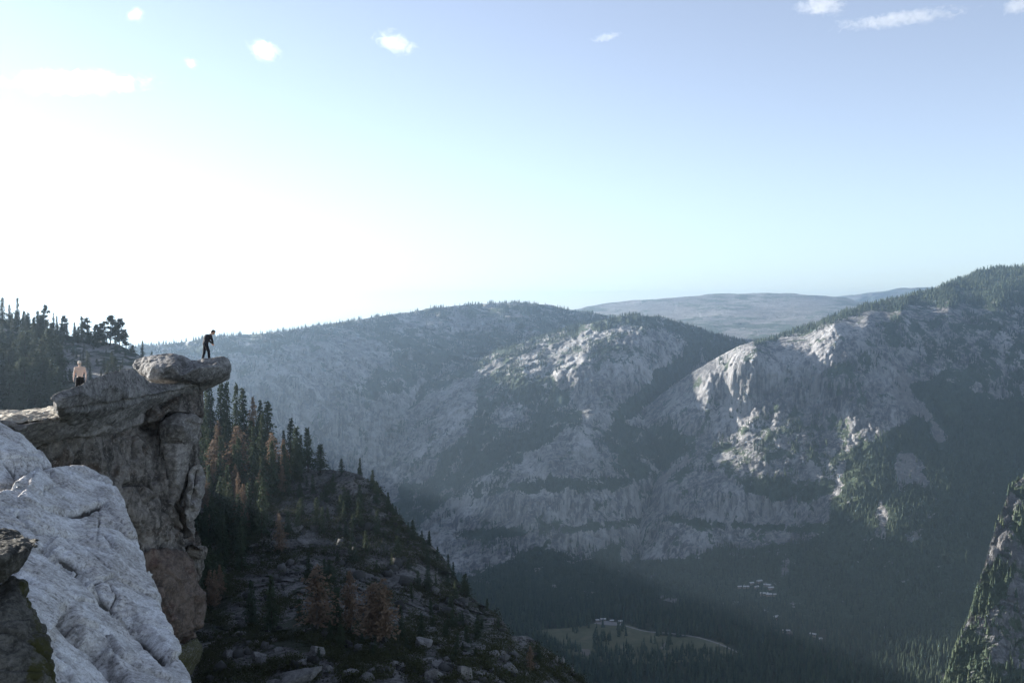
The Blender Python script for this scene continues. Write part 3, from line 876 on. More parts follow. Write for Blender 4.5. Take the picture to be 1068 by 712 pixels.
trng = np.random.default_rng(11)
PROTO = {}
for kind, leaf, bark, n in (('fir', 'fir', 'bark', 5), ('dry', 'dry', 'deadbark', 4), ('pine', 'pine', 'bark', 4)):
    PROTO[kind] = [(crown_mesh(f'{kind}_crown', M[leaf], trng, kind), trunk_mesh(f'{kind}_trunk', M[bark], trng)) for _ in range(n)]
TREE_NAME = {'fir': 'fir_tree', 'dry': 'dead_conifer', 'pine': 'pine_tree'}
_seen = {}


def tree(kind, base, height, label, group, wide=1.0, rng=trng):
    """first of a kind is built from its meshes; repeats are copies of its three objects"""
    k = int(rng.integers(0, len(PROTO[kind])))
    key = (kind, k)
    if key not in _seen:
        r = link(bpy.data.objects.new(TREE_NAME[kind], None))
        c = link(bpy.data.objects.new('crown', PROTO[kind][k][0]), r)
        t = link(bpy.data.objects.new('trunk', PROTO[kind][k][1]), r)
        _seen[key] = (r, c, t)
    else:
        r0, c0, t0 = _seen[key]
        r = r0.copy(); COL.objects.link(r)
        for ch in (c0, t0):
            q = ch.copy(); COL.objects.link(q); q.parent = r
        if 'group' in r: del r['group']
    r.location = base
    w = wide * rng.uniform(.85, 1.15)
    r.scale = (height * w, height * w, height)
    r.rotation_euler = (rng.normal(0, .02), rng.normal(0, .02), rng.uniform(0, 6.28))
    r.empty_display_size = .2
    tag(r, label, 'tree', group)
    return r


def slope_tree(sheet, kind, px, py, hpx, label, group=None, wide=1.0, sink=.4):
    p = sheet.at(px, py)
    tree(kind, (p[0], p[1], p[2] - sink), hpx * p[1] / F + sink, label, group, wide)


G_FIR = 'green conifers on the shaded slope'
G_DRY = 'brown conifers on the shaded slope'
named = [
    ('fir', 214, 462, 62, 'tall dark fir at the left of the stand, right behind the overhanging rock', .9),
    ('fir', 220, 462, 63, 'dark spire of a fir second from the overhanging rock', .8),
    ('fir', 232, 466, 69, 'tallest pale green topped fir below the tip of the overhang', .9),
    ('fir', 236, 466, 68, 'slim fir pressed against the tallest one below the overhang tip', .7),
    ('fir', 246, 468, 68, 'slim fir rising behind the brown conifer crown', .7),
    ('fir', 255, 472, 68, 'broad light topped fir in the middle of the stand crest', 1.0),
    ('dry', 264, 474, 61, 'brownish narrow conifer on the crest of the stand', .55),
    ('fir', 271, 478, 61, 'narrow fir just left of the big dark fir on the crest', .75),
    ('fir', 279, 482, 64, 'big dark ragged fir at the right end of the dense stand', 1.25),
    ('fir', 297, 488, 40, 'small thin fir in the notch of the crest', .6),
    ('fir', 303, 492, 56, 'lone dark pointed fir standing out against the pale mountain', .95),
    ('fir', 314, 490, 37, 'small dark fir between two taller crest firs', .8),
    ('fir', 322, 492, 46, 'light tipped column shaped fir on the open crest', 1.05),
    ('fir', 334, 492, 29, 'round green bushy fir on the crest, right of the column shaped one', 1.7),
    ('fir', 356, 493, 15, 'low bushy fir on the crest beside bare rocks', 1.6),
    ('fir', 374, 497, 10, 'little fir on the crest where the ridge turns steep', 1.3),
    ('fir', 431, 562, 21, 'small dark fir on the steep lower crest', 1.1),
    ('fir', 413, 536, 9, 'tiny fir on the crest above the small dark fir', 1.3),
    ('fir', 448, 568, 12, 'short fir on the crest, just below the small dark fir', 1.4),
    ('fir', 440, 562, 10, 'stunted fir between two crest firs', 1.3),
    ('fir', 488, 621, 13, 'yellow green sunlit little fir at the foot of the crest', 1.2),
    ('fir', 508, 636, 13, 'sunlit little fir lower on the crest above the meadow', 1.2),
    ('dry', 553, 700, 28, 'rusty small conifer on the rocky point above the meadow', .8),
    ('fir', 562, 690, 22, 'dark little conifer on the rocky point beside the rusty one', .9),
    ('dry', 247, 500, 57, 'large round topped brown conifer in the stand', 1.15),
    ('dry', 224, 506, 48, 'broad brown conifer close to the rock pillar', 1.25),
    ('dry', 284, 497, 46, 'brown conifer under the big dark fir', 1.0),
    ('dry', 297, 503, 46, 'brown thin conifer right of the stand', .75),
    ('fir', 267, 508, 38, 'dark green fir between two brown conifers', 1.0),
    ('dry', 249, 530, 38, 'slim reddish conifer lower in the stand', .5),
    ('fir', 273, 560, 62, 'tall green fir in the shaded hollow', .85),
    ('dry', 293, 576, 42, 'small brown conifer on the rubble slope', .7),
    ('dry', 331, 655, 66, 'pale brown dead conifer, left one of the brown trio on the bench', 1.3),
    ('fir', 351, 657, 46, 'dark fir between the brown trees on the bench', .9),
    ('dry', 366, 660, 66, 'brown topped conifer in the middle of the trio on the bench', 1.0),
    ('dry', 388, 668, 62, 'orange brown conifer at the right end of the trio on the bench', 1.4),
    ('dry', 400, 668, 66, 'reddish conifer behind the orange brown one on the bench', 1.1),
    ('fir', 284, 656, 58, 'green fir on the bench left of the brown trio', 1.0),
    ('fir', 262, 652, 48, 'dark fir at the left end of the bench', .9),
    ('fir', 418, 664, 34, 'small green fir on the bench right of the brown trio', .9),
    ('fir', 440, 664, 26, 'dark squat fir on the bench beside pale rocks', 1.1)]
for k, px, py, h, lab, w in named:
    slope_tree(slope, k, px, py, h, lab, None, w)
frng = np.random.default_rng(5)
cnt = 0
while cnt < 95:
    px, py = frng.uniform(205, 335), frng.uniform(470, 655)
    lim = 330 - (py - 470) * .62
    if px > lim or py < np.interp(px, [215, 300, 330], [462, 490, 500]): continue
    k = 'dry' if frng.random() < .16 else 'fir'
    if k == 'dry':
        slope_tree(slope, k, px, py, frng.uniform(28, 46), 'brown conifer scattered through the dark stand right of the rock pillar', G_DRY, frng.uniform(.7, 1.0))
    else:
        slope_tree(slope, k, px, py, frng.uniform(30, 58), 'dark green fir crowded in the shaded stand right of the rock pillar', G_FIR, frng.uniform(.75, 1.05))
    cnt += 1
n_r = 0
while n_r < 38:
    px = frng.uniform(300, 520)
    top = np.interp(px, slope.xs, slope.ry)
    py = top + 2 + 75 * frng.random() ** 1.4
    if py > 660: continue
    slope_tree(slope, 'fir', px, py, frng.uniform(14, 29) * (1 - .3 * (px > 400)), 'dark fir scattered down the ridge right of the dense stand', 'firs down the ridge', frng.uniform(.85, 1.25))
    n_r += 1
for _ in range(92):                              # stunted firs dotted over the rubble slope
    px, py = frng.uniform(310, 520), frng.uniform(505, 690)
    if py < np.interp(px, slope.xs, slope.ry) + 6: continue
    slope_tree(slope, 'fir', px, py, frng.uniform(8, 15) + 14 * frng.random() ** 2.5, 'stunted dark fir dotted over the rubble slope below the crest', 'stunted firs on the rubble slope', frng.uniform(1.1, 1.7))

# left hill trees
G_HILL = 'conifers covering the hill at the left'
hill_named = [
    ('fir', 2, 337, 27, 'tall ridge conifer cut by the left edge of the view', 1.3), ('fir', 10, 338, 21, 'ridge conifer second from the left edge', 1.2), ('fir', 17, 340, 30, 'tall pointed ridge conifer near the left edge', 1.0),
    ('fir', 24, 341, 18, 'thin bare topped ridge conifer beside the pointed one', .6), ('fir', 30, 343, 17, 'low bushy ridge conifer right of the thin conifer', 1.7), ('fir', 40, 346, 22, 'broad ridge conifer at the left of a close pair', 1.5),
    ('pine', 47, 347, 28, 'tall ridge pine at the right of a close pair', 1.0), ('fir', 56, 349, 23, 'leaning ridge conifer with a bare tip', .7), ('fir', 60, 350, 21, 'narrow ridge fir next to the leaning conifer', .8),
    ('pine', 67, 351, 21, 'bushy ridge pine in the middle of the row', 1.2), ('fir', 78, 354, 18, 'little ridge fir left of a dense clump', .8), ('fir', 85, 355, 25, 'tall conifer at the left of the dense ridge clump', 1.4), ('pine', 91, 356, 24, 'dark pine at the right of the dense ridge clump', 1.1),
    ('pine', 101, 358, 19, 'wide low pine left of the big ridge pines', 1.4), ('pine', 107, 359, 22, 'leaning pine among the big ridge pines', 1.3), ('pine', 115, 360, 30, 'tallest of the big flat topped ridge pines', 1.35), ('pine', 125, 362, 29, 'flat topped ridge pine with bare lower trunk at the right of the big group', 1.5),
    ('pine', 131, 364, 17, 'small ridge pine at the foot of the flat topped one', 1.2), ('fir', 148, 373, 18, 'lone thin conifer on the falling ridge', 1.0), ('fir', 158, 381, 15, 'last small conifer on the ridge before the rock', 1.1), ('pine', 139, 369, 9, 'shrubby pine low on the ridge', 1.6)]
for k, px, py, h, lab, w in hill_named:
    slope_tree(hill, k, px, py, h, lab, None, w)
for _ in range(44):
    px = frng.uniform(-8, 112)
    py = np.interp(px, hill.xs, hill.ry) + frng.uniform(1, 7)
    slope_tree(hill, 'fir', px, py, frng.uniform(9, 19), 'small pointed conifer filling the jagged treeline of the left hill', 'small conifers along the left hill crest', frng.uniform(1.2, 1.7))
mass = []
for _ in range(420):
    px, py = frng.uniform(-40, 165), frng.uniform(338, 440)
    top = np.interp(px, hill.xs, hill.ry)
    dens = 1.0 if px < 66 else .5
    if py < top + 3 or frng.random() > dens: continue
    big = frng.uniform(24, 44) if py > 385 else frng.uniform(10, 24)
    if px > 62: big *= .45
    h = min(big, max(8., (py - top) + 6))
    p = hill.at(px, py)
    mass.append((p, h * p[1] / F, frng.uniform(.9, 1.3), frng.uniform(0, 6.28), 'pine' if frng.random() < .2 else 'fir'))


def merged_trees(name, items, label, rng):
    """a wood that reads as one mass: crowns and stems of the same kinds in one mesh"""
    V, Q, S, n = [], [], [], 0
    for p, h, w, a, kind in items:
        for me, mi in zip(PROTO[kind][int(rng.integers(0, len(PROTO[kind])))], (0, 1)):
            v = np.empty(len(me.vertices) * 3, np.float32); me.vertices.foreach_get('co', v); v = v.reshape(-1, 3)
            q = np.empty(len(me.polygons) * 4, np.int32); me.polygons.foreach_get('vertices', q)
            R = np.array([[math.cos(a), -math.sin(a), 0], [math.sin(a), math.cos(a), 0], [0, 0, 1]])
            V.append((v * [h * w, h * w, h]) @ R.T + p); Q.append(q.reshape(-1, 4) + n); S.append(np.full(len(me.polygons), mi, np.int32)); n += len(v)
    me = mesh_np(name, np.concatenate(V), np.concatenate(Q), M['hazefir'], False)
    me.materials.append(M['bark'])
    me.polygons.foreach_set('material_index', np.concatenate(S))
    tag(link(bpy.data.objects.new(name, me)), label, 'forest', kind='stuff')


merged_trees('hillside_forest', mass, 'hazy conifer forest on the hillside at the left', np.random.default_rng(2))

# ------------------------------------------------------------------ brush on the bench (ground cover)
def brush():
    rng = np.random.default_rng(21)
    V, Fc = [], []
    cnt = 0
    while cnt < 6500:
        px, py = rng.uniform(205, 610), rng.uniform(500, 712)
        top = np.interp(px, slope.xs, slope.ry)
        if py < top + 1: continue
        bench = py > 645
        if not bench and rng.random() > .75: continue
        p = slope.at(px, py)
        n = vnoise(np.array([px / 18., py / 9., 3.]), 5)
        if n < (-.25 if bench else -.05): continue
        R = rng.uniform(.6, 1.7) if bench else rng.uniform(.7, 2.1)
        m = 34
        c = p + rng.normal(0, 1, (m, 3)) * [R * .6, R * .6, R * .32] + [0, 0, R * .25]
        d = rng.normal(0, 1, (m, 3)); d /= np.linalg.norm(d, axis=1)[:, None]
        s = np.cross(d, rng.normal(0, 1, (m, 3))); s /= np.linalg.norm(s, axis=1)[:, None]
        L = rng.uniform(.16, .42, (m, 1)) * R
        i = len(V) * 4
        V.append(np.stack([c, c + d * L * .5 + s * L * .3, c + d * L, c + d * L * .5 - s * L * .3], 1).reshape(-1, 3))
        cnt += 1
    A = np.concatenate(V)
    q = np.arange(len(A)).reshape(-1, 4)
    o = link(bpy.data.objects.new('brush', mesh_np('brush', A, q, M['brush'], False)))
    tag(o, 'low dark green brush covering the bench and the rubble slope', 'brush', kind='stuff')


brush()


def rubble():
    rng = np.random.default_rng(33)
    bm = bmesh.new(); bmesh.ops.create_icosphere(bm, subdivisions=1, radius=1)
    U = np.array([v.co[:] for v in bm.verts]); Fi = np.array([[v.index for v in f.verts] for f in bm.faces]); bm.free()
    V, Fc, S = [], [], []
    n = 0
    while n < 1000:
        px, py = rng.uniform(205, 612), rng.uniform(485, 712)
        top = np.interp(px, slope.xs, slope.ry)
        if py < top + 1: continue
        if px < 330 - (py - 470) * .62 and rng.random() < .8: continue
        if vnoise(np.array([px / 22., py / 16., 7.]), 9) < rng.uniform(-.5, .3): continue
        p = slope.at(px, py)
        R = min(2.6, .35 * rng.pareto(1.6) + .35) * (.7 if py > 650 else 1)
        sc = rng.uniform(.55, 1.25, 3) * R
        q, _ = np.linalg.qr(rng.normal(0, 1, (3, 3)))
        W = U * rng.uniform(.72, 1.12, (len(U), 1))
        W = (np.clip(W, -.52, .52) * 1.3 * sc) @ q.T
        V.append(W + p + [0, 0, R * .1]); Fc.append(Fi + n * len(U)); S.append(np.full(len(U), rng.random()))
        n += 1
    t = NT('rubble_stone')
    fine = t.noise(t.coord(), 3.0, 5, .7)
    c = t.mix(t.attr('tone'), (.028, .027, .026), (.12, .117, .113))
    c = t.mix(t.ramp(fine, .48, .6, 0, .7), c, (.04, .04, .038))
    t.color(c)
    me = mesh_np('rubble', np.concatenate(V), np.concatenate(Fc), t.m, False)
    attr(me, 'tone', np.concatenate(S) ** 1.6)
    o = link(bpy.data.objects.new('rubble', me))
    tag(o, 'broken grey rubble strewn over the near slope', 'rubble', kind='stuff')


rubble()

# ------------------------------------------------------------------ rocks
def eval_mesh(o):
    dg = bpy.context.evaluated_depsgraph_get()
    return bpy.data.meshes.new_from_object(o.evaluated_get(dg))


def voxel(me, size, name):
    o = link(bpy.data.objects.new('tmp', me))
    md = o.modifiers.new('r', 'REMESH')
    md.mode = 'VOXEL'; md.voxel_size = size
    bpy.context.view_layer.update()
    out = eval_mesh(o)
    bpy.data.objects.remove(o)
    out.name = name
    return out


def np_verts(me):
    a = np.empty(len(me.vertices) * 3, np.float32); me.vertices.foreach_get('co', a)
    b = np.empty(len(me.vertices) * 3, np.float32); me.vertices.foreach_get('normal', b)
    return a.reshape(-1, 3).astype(float), b.reshape(-1, 3).astype(float)


def set_verts(me, v):
    me.vertices.foreach_set('co', np.ascontiguousarray(v, dtype=np.float32).ravel())
    me.update()


def smooth_mesh(me, n):
    bm = bmesh.new(); bm.from_mesh(me)
    for _ in range(n):
        bmesh.ops.smooth_vert(bm, verts=bm.verts, factor=.5, use_axis_x=True, use_axis_y=True, use_axis_z=True)
    bm.to_mesh(me); bm.free(); me.update()


BVH = {}


def rock(name, label, outline, inner, back, mat, vox, disp, shrink=.85, grooves=(), moss=(), smooth=2, seed=1, bulge=0.0, cat='rock', group=None, aniso=(1, 1, 1), offsets=(), joints=()):
    """a block: traced front face with depth, a real body behind it, weathered all over"""
    O = np.asarray(outline, float)
    I = np.asarray(inner, float).reshape(-1, 3)
    allp = np.concatenate([O, I])
    n = len(O)
    res = delaunay_2d_cdt([Vector((p[0], p[1])) for p in allp], [], [list(range(n))], 1, 1e-4)
    vs, fs, orig = res[0], res[2], res[3]
    dmap = RBF(allp)
    src = np.array([[v.x, v.y] for v in vs])
    d = np.array([allp[o[0]][2] if len(o) else float(dmap(np.array([s[0]]), np.array([s[1]]))[0]) for o, s in zip(orig, src)])
    front = pt(src[:, 0], src[:, 1], d)
    cen = front.mean(0)
    away = front * (1 + back[1] / front[:, 1:2])          # same bearings, further off
    ca = away.mean(0)
    backv = ca + (away - ca) * shrink + np.array([back[0], 0, back[2]])
    bm = bmesh.new()
    fv = [bm.verts.new(p) for p in front]
    bv = [bm.verts.new(p) for p in backv]
    cnt = {}
    for f in fs:
        bm.faces.new([fv[i] for i in f]); bm.faces.new([bv[i] for i in reversed(f)])
        for a, b in zip(f, f[1:] + f[:1]):
            cnt[(a, b)] = 1
    for (a, b) in list(cnt):
        if (b, a) not in cnt:
            bm.faces.new([fv[b], fv[a], bv[a], bv[b]])
    bmesh.ops.recalc_face_normals(bm, faces=bm.faces)
    me = bpy.data.meshes.new(name); bm.to_mesh(me); bm.free()
    me = voxel(me, vox, name)
    smooth_mesh(me, smooth)
    v, nn = np_verts(me)
    px, py = proj(v)
    off = np.zeros(len(v)); crack = np.zeros(len(v))
    for (amp, sc, ridg) in disp:
        off += amp * fbm(v * np.asarray(aniso), sc, 4, seed, .55, ridged=ridg)
    for amp, sc, dep, wid in joints:
        wv = v + .12 * min(sc) * np.stack([fbm(v, min(sc) * .5, 3, seed + 61), fbm(v, min(sc) * .5, 3, seed + 62), fbm(v, min(sc) * .5, 3, seed + 63)], -1)
        cv, ce = cells(wv, sc, seed + 64)
        off += amp * cv - dep * np.exp(-(ce / wid) ** 2)
    for line, wpx, dep in grooves:
        wob = fbm(v, 1.2 * vox * 10, 3, seed + 5) * wpx * .8
        dd = seg_dist(px, py, line) + wob
        off -= dep * np.exp(-(np.maximum(dd, 0) / wpx) ** 2)
        crack = np.maximum(crack, np.exp(-(np.maximum(dd, 0) / (wpx * .6)) ** 2) * np.clip(.55 + .9 * fbm(v, vox * 30, 2, seed + 3), 0, 1))
    for poly, amt in offsets:
        wob = fbm(v, vox * 14, 3, seed + 8)
        k = inside(px + wob * 4, py + fbm(v, vox * 14, 3, seed + 9) * 4, poly)
        off += np.where(k, amt, 0)
    v2 = v + nn * off[:, None]
    set_verts(me, v2)
    me.polygons.foreach_set('use_smooth', np.ones(len(me.polygons), bool))
    ms = np.zeros(len(v))
    for poly in moss:
        ms = np.where(inside(px + fbm(v, vox * 8, 3, 4) * 6, py, poly), 1.0, ms)
    attr(me, 'moss', ms)
    attr(me, 'crack', crack)
    me.materials.clear(); me.materials.append(mat)
    o = link(bpy.data.objects.new(name, me))
    # origin at the base of the rock
    v3, _ = np_verts(me)
    org = np.array([v3[:, 0].mean(), v3[:, 1].mean(), v3[:, 2].min()])
    set_verts(me, v3 - org); o.location = org
    tag(o, label, cat, group)
    BVH[name] = (BVHTree.FromPolygons([tuple(p) for p in v3], [tuple(p.vertices) for p in me.polygons]))
    return o


D_ROCK = [(.15, 1.8, False), (.05, .5, True), (.035, .16, False)]
rock('cap_rock', 'big grey cap rock jutting out at the top of the outcrop, under the standing person',
     [(138, 381, 57.5), (140, 375.5, 58), (150, 371.5, 58), (164, 369, 58), (177, 367, 58), (188, 368.5, 58), (196, 372, 58), (203, 374.5, 58), (212, 373, 58.2), (224, 371.5, 58.5), (234, 370.7, 59), (239, 374.5, 59.2), (241, 380, 59.2), (239, 387, 58.8), (230, 392, 58), (219, 397, 57.4), (208, 400.5, 57), (195, 397, 56.8), (178, 395.5, 56.4), (165, 395.5, 56.2), (156, 395.5, 56.2), (151, 391, 56.6), (144, 387, 57)],
     [(160, 382, 56), (180, 382, 55.8), (205, 384, 56.4), (225, 382, 57.2), (190, 392, 56), (168, 390, 55.8)], (.2, 3.6, -.5), M['cap'], .07, D_ROCK, shrink=.92, smooth=1, seed=3,
     grooves=[([(200, 374), (205, 385), (203, 396)], 1.2, .05)], joints=[(.04, (2.6, 2.6, 1.3), .05, .04), (.012, (.7, .7, .5), .015, .08)])
rock('wedge_slab', 'long grey wedge shaped slab rising from the ledge to under the cap rock',
     [(53, 416, 42.5), (54, 411, 42.7), (59, 407, 42.9), (70, 403.5, 43.3), (80, 400.5, 43.8), (92, 395.5, 44.8), (104, 390, 46), (116, 386, 47.5), (128, 384, 49.6), (138, 384.5, 51.4), (145, 389, 52.8), (151, 393.5, 53.8), (156, 399.5, 55), (178, 400, 56.6), (200, 399.5, 57.9), (208, 401, 58.2), (198, 403, 57.6), (176, 408, 55.8), (153, 412.5, 53), (136, 416, 50.4), (119, 419.5, 48.2), (100, 423, 46), (88, 426, 44.8), (72, 426.5, 43.4), (58, 424, 42.5)],
     [(70, 414, 42.6), (90, 410, 44), (115, 402, 46.7), (140, 400, 51), (100, 415, 45), (130, 408, 48.8)], (.1, 4.2, -1.15), M['cap'], .06, D_ROCK, shrink=.93, smooth=1, seed=8, joints=[(.06, (3.4, 3.0, 1.2), .05, .05), (.015, (.8, .8, .4), .015, .08)], grooves=[([(70, 428), (100, 424.5), (136, 418), (153, 414.5), (176, 410), (200, 402.5)], 1.6, .45)])
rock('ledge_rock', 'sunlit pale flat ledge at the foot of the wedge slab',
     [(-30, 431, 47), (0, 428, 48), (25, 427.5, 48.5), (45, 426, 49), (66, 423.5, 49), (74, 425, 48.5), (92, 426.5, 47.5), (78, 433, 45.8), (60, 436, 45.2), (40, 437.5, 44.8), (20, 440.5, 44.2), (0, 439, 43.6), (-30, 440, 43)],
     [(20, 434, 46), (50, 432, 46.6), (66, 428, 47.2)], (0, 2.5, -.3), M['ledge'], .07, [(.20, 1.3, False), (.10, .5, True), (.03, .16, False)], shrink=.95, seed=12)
rock('ledge_block', 'grey block with faint bands under the ledge, left part of the outcrop',
     [(-30, 440, 43), (0, 439, 43.5), (20, 441, 44), (42, 438, 44.6), (62, 436, 45.4), (80, 434, 46.8), (96, 428, 49.8), (119, 423.5, 52.4), (136, 420, 54.6), (152, 416, 56.6), (154, 438, 56.2), (140, 444, 54.6), (125, 449, 53), (105, 453.5, 51), (85, 455.5, 49.2), (60, 456, 47.2), (40, 457, 45.8), (20, 462, 44.6), (-30, 470, 43.2)],
     [(60, 447, 46), (100, 442, 49.6), (130, 436, 53.2), (20, 450, 43.6), (100, 430, 50.3), (130, 424, 53.8)], (.2, 4, -.3), M['block'], .075, [(.16, 1.8, False), (.07, .5, True), (.03, .16, False)], shrink=.95, seed=14, aniso=(.5, 1, 1.8), joints=[(.10, (3.2, 2.4, 1.0), .06, .05), (.02, (.8, .8, .35), .02, .08)], grooves=[([(84, 429), (100, 426), (136, 419.5), (153, 416)], 2.4, .9)])
rock('square_block', 'dark square block tucked under the cap rock',
     [(153, 416.5, 56.6), (176, 412, 57.6), (198, 405.5, 58.4), (208, 403.5, 58.6), (208.5, 415, 58.6), (209, 428, 58.6), (211, 435, 58.4), (200, 433, 57.8), (190, 430, 57.4), (178, 432, 57), (168, 437, 56.4), (154, 440, 55.6)],
     [(180, 420, 56.6), (168, 428, 56)], (.2, 5.5, -.2), M['pillar'], .075, D_ROCK, shrink=.92, seed=17, joints=[(.15, (1.8, 1.8, 1.6), .08, .05), (.04, (.6, .6, .6), .03, .08)])
rock('round_block', 'rounded brownish block below the square block, on the right side of the pillar',
     [(166, 440, 56.2), (172, 435, 56.2), (182, 431, 56.2), (192, 430, 56.4), (203, 433, 57), (210, 438, 57.6), (209, 444, 57.8), (206, 452, 57.8), (203, 462, 57.4), (185, 463, 56.4), (168, 462, 56.2)],
     [(190, 445, 55.6), (178, 448, 55.6)], (-.2, 5, -.3), M['block'], .075, D_ROCK, shrink=.9, seed=19, aniso=(.6, 1, 1.5), joints=[(.08, (1.8, 1.8, .7), .05, .06), (.03, (.7, .7, .3), .02, .08)])
rock('pillar_body', 'tall brown grey rock pillar with dark stains carrying the overhanging rocks',
     [(40, 455, 48), (80, 453, 50), (120, 449, 54), (154, 438, 58), (168, 437, 58), (205, 446, 58.6), (203, 462, 58.4), (200, 478, 58.2), (197, 495, 58), (193, 512, 57.6), (191, 524, 57.4), (198, 540, 57.8), (204, 555, 58), (209, 570, 58.2), (204, 583, 58.4), (198, 596, 58.4), (190, 640, 57.5), (176, 672, 56.5), (150, 660, 55.5), (120, 620, 54), (80, 560, 51), (40, 500, 48)],
     [(100, 470, 51.5), (130, 480, 54), (160, 470, 56.6), (185, 475, 57), (150, 510, 54.6), (175, 510, 56.6), (130, 530, 52.8), (160, 545, 54.6), (185, 550, 57.2), (160, 580, 55), (180, 600, 56.6), (172, 490, 57), (150, 620, 54.6)],
     (.3, 7, -.5), M['pillar'], .085, [(.40, 2.2, False), (.26, .8, True), (.05, .2, False)], shrink=.9, seed=23, aniso=(1, 1, .6),
     grooves=[([(168, 440), (166, 470), (172, 500), (176, 520)], 2.2, .6), ([(129, 506), (145, 505), (158, 520), (172, 535), (185, 552)], 2.4, .7), ([(186, 520), (196, 545), (207, 568)], 3.0, .8), ([(150, 470), (160, 495), (155, 505)], 2.0, .3), ([(115, 455), (118, 480), (116, 500)], 2.4, .4), ([(134, 452), (137, 478)], 2.0, .3)],
     offsets=[([(165, 478), (173, 478), (174, 500), (168, 505)], -.7), ([(130, 508), (148, 507), (160, 522), (185, 556), (190, 580), (146, 580), (135, 540)], .35), ([(192, 545), (204, 558), (208, 572), (200, 600), (190, 585), (184, 560)], -.9)], joints=[(.30, (2.0, 2.0, 3.4), .16, .05), (.10, (.9, .9, 1.2), .06, .07), (.03, (.4, .4, .5), .02, .1)])
rock('grey_panel', 'smooth grey upright panel on the right side of the pillar',
     [(168, 461, 56.4), (185, 462, 56.4), (200, 461, 57), (199, 476, 57), (196, 494, 57), (190, 512, 57), (184, 524, 57), (178, 510, 56.8), (174, 490, 56.6), (169, 474, 56.5)], [(184, 480, 56.2), (184, 500, 56.4)], (0, 1.8, 0), M['block'], .06,
     [(.14, 1.2, False), (.06, .4, True), (.02, .14, False)], shrink=.95, seed=27)
rock('rock_flake', 'upright flake with a white broken top leaning on the pillar edge',
     [(197, 494, 57), (201, 487, 57), (207, 483, 57.2), (211, 486, 57.6), (214, 497, 57.8), (213, 508, 57.8), (209, 520, 57.6), (207, 532, 57.4), (203, 541, 57), (198, 545, 56.8), (193, 534, 56.6), (194, 514, 56.6)], [(203, 508, 56.4), (201, 526, 56.3)], (0, 1.4, -.1), M['block'], .05, [(.14, .9, False), (.07, .35, True), (.02, .12, False)], shrink=.85, seed=31,
     grooves=[([(206, 492), (203, 512), (199, 530)], 1.6, .25)])
rock('reddish_block', 'lower reddish brown block bulging from the foot of the pillar',
     [(143, 584, 53.5), (152, 577, 53.5), (166, 575, 54), (180, 574, 54.6), (190, 579, 55.2), (197, 592, 55.8), (204, 606, 56.2), (209, 622, 56.4), (210.5, 638, 56.4), (208, 652, 56), (203, 662, 55.4), (192, 669, 54.6), (182, 674, 54), (174, 660, 53.6), (162, 634, 53.2), (150, 606, 53)],
     [(175, 600, 53.2), (190, 625, 54.2), (180, 645, 53.2), (168, 620, 52.8)], (.1, 4.5, -.2), M['red'], .07, [(.30, 1.6, False), (.16, .6, True), (.04, .18, False)], shrink=.88, seed=35, grooves=[([(183, 672), (196, 664), (208, 655)], 1.3, .3)], joints=[(.16, (1.6, 1.6, 2.2), .08, .05), (.05, (.6, .6, .8), .03, .08)])
rock('foot_block', 'small mossy block at the very foot of the pillar',
     [(183, 676, 53.8), (194, 670, 54.4), (205, 665, 55.2), (211, 672, 55.4), (208, 684, 55), (203, 690, 54.6), (197, 702, 54), (188, 694, 53.4)], [(198, 682, 53.6)], (.1, 3, -.3), M['dark'], .06, D_ROCK, shrink=.85, seed=39, moss=[[(180, 660), (215, 660), (215, 705), (180, 705)]])
rock('upper_slab', 'pale white granite hump at the left edge, above the big sloping slab',
     [(-30, 428, 27), (-8, 436, 27), (8, 444, 27), (22, 453, 27), (34, 464, 27), (44, 474, 27), (50.5, 484, 26.8), (48, 487, 26.2), (38, 489, 25.6), (26, 494, 25), (16, 503, 24.4), (5, 510, 24), (-30, 528, 23.4)],
     [(0, 470, 25), (20, 475, 25.2), (-15, 500, 23.6), (35, 480, 25.8)], (.4, 4, -1.2), M['slab'], .035, [(.07, 1.2, False), (.02, .35, True), (.010, .10, False)], shrink=.9, seed=43, grooves=[([(-2, 472), (14, 492), (16, 502)], 1.5, .12), ([(18, 484), (17, 497)], 1.2, .08)], joints=[(.05, (1.5, 1.3, .8), .05, .035), (.014, (.4, .35, .3), .01, .08)])
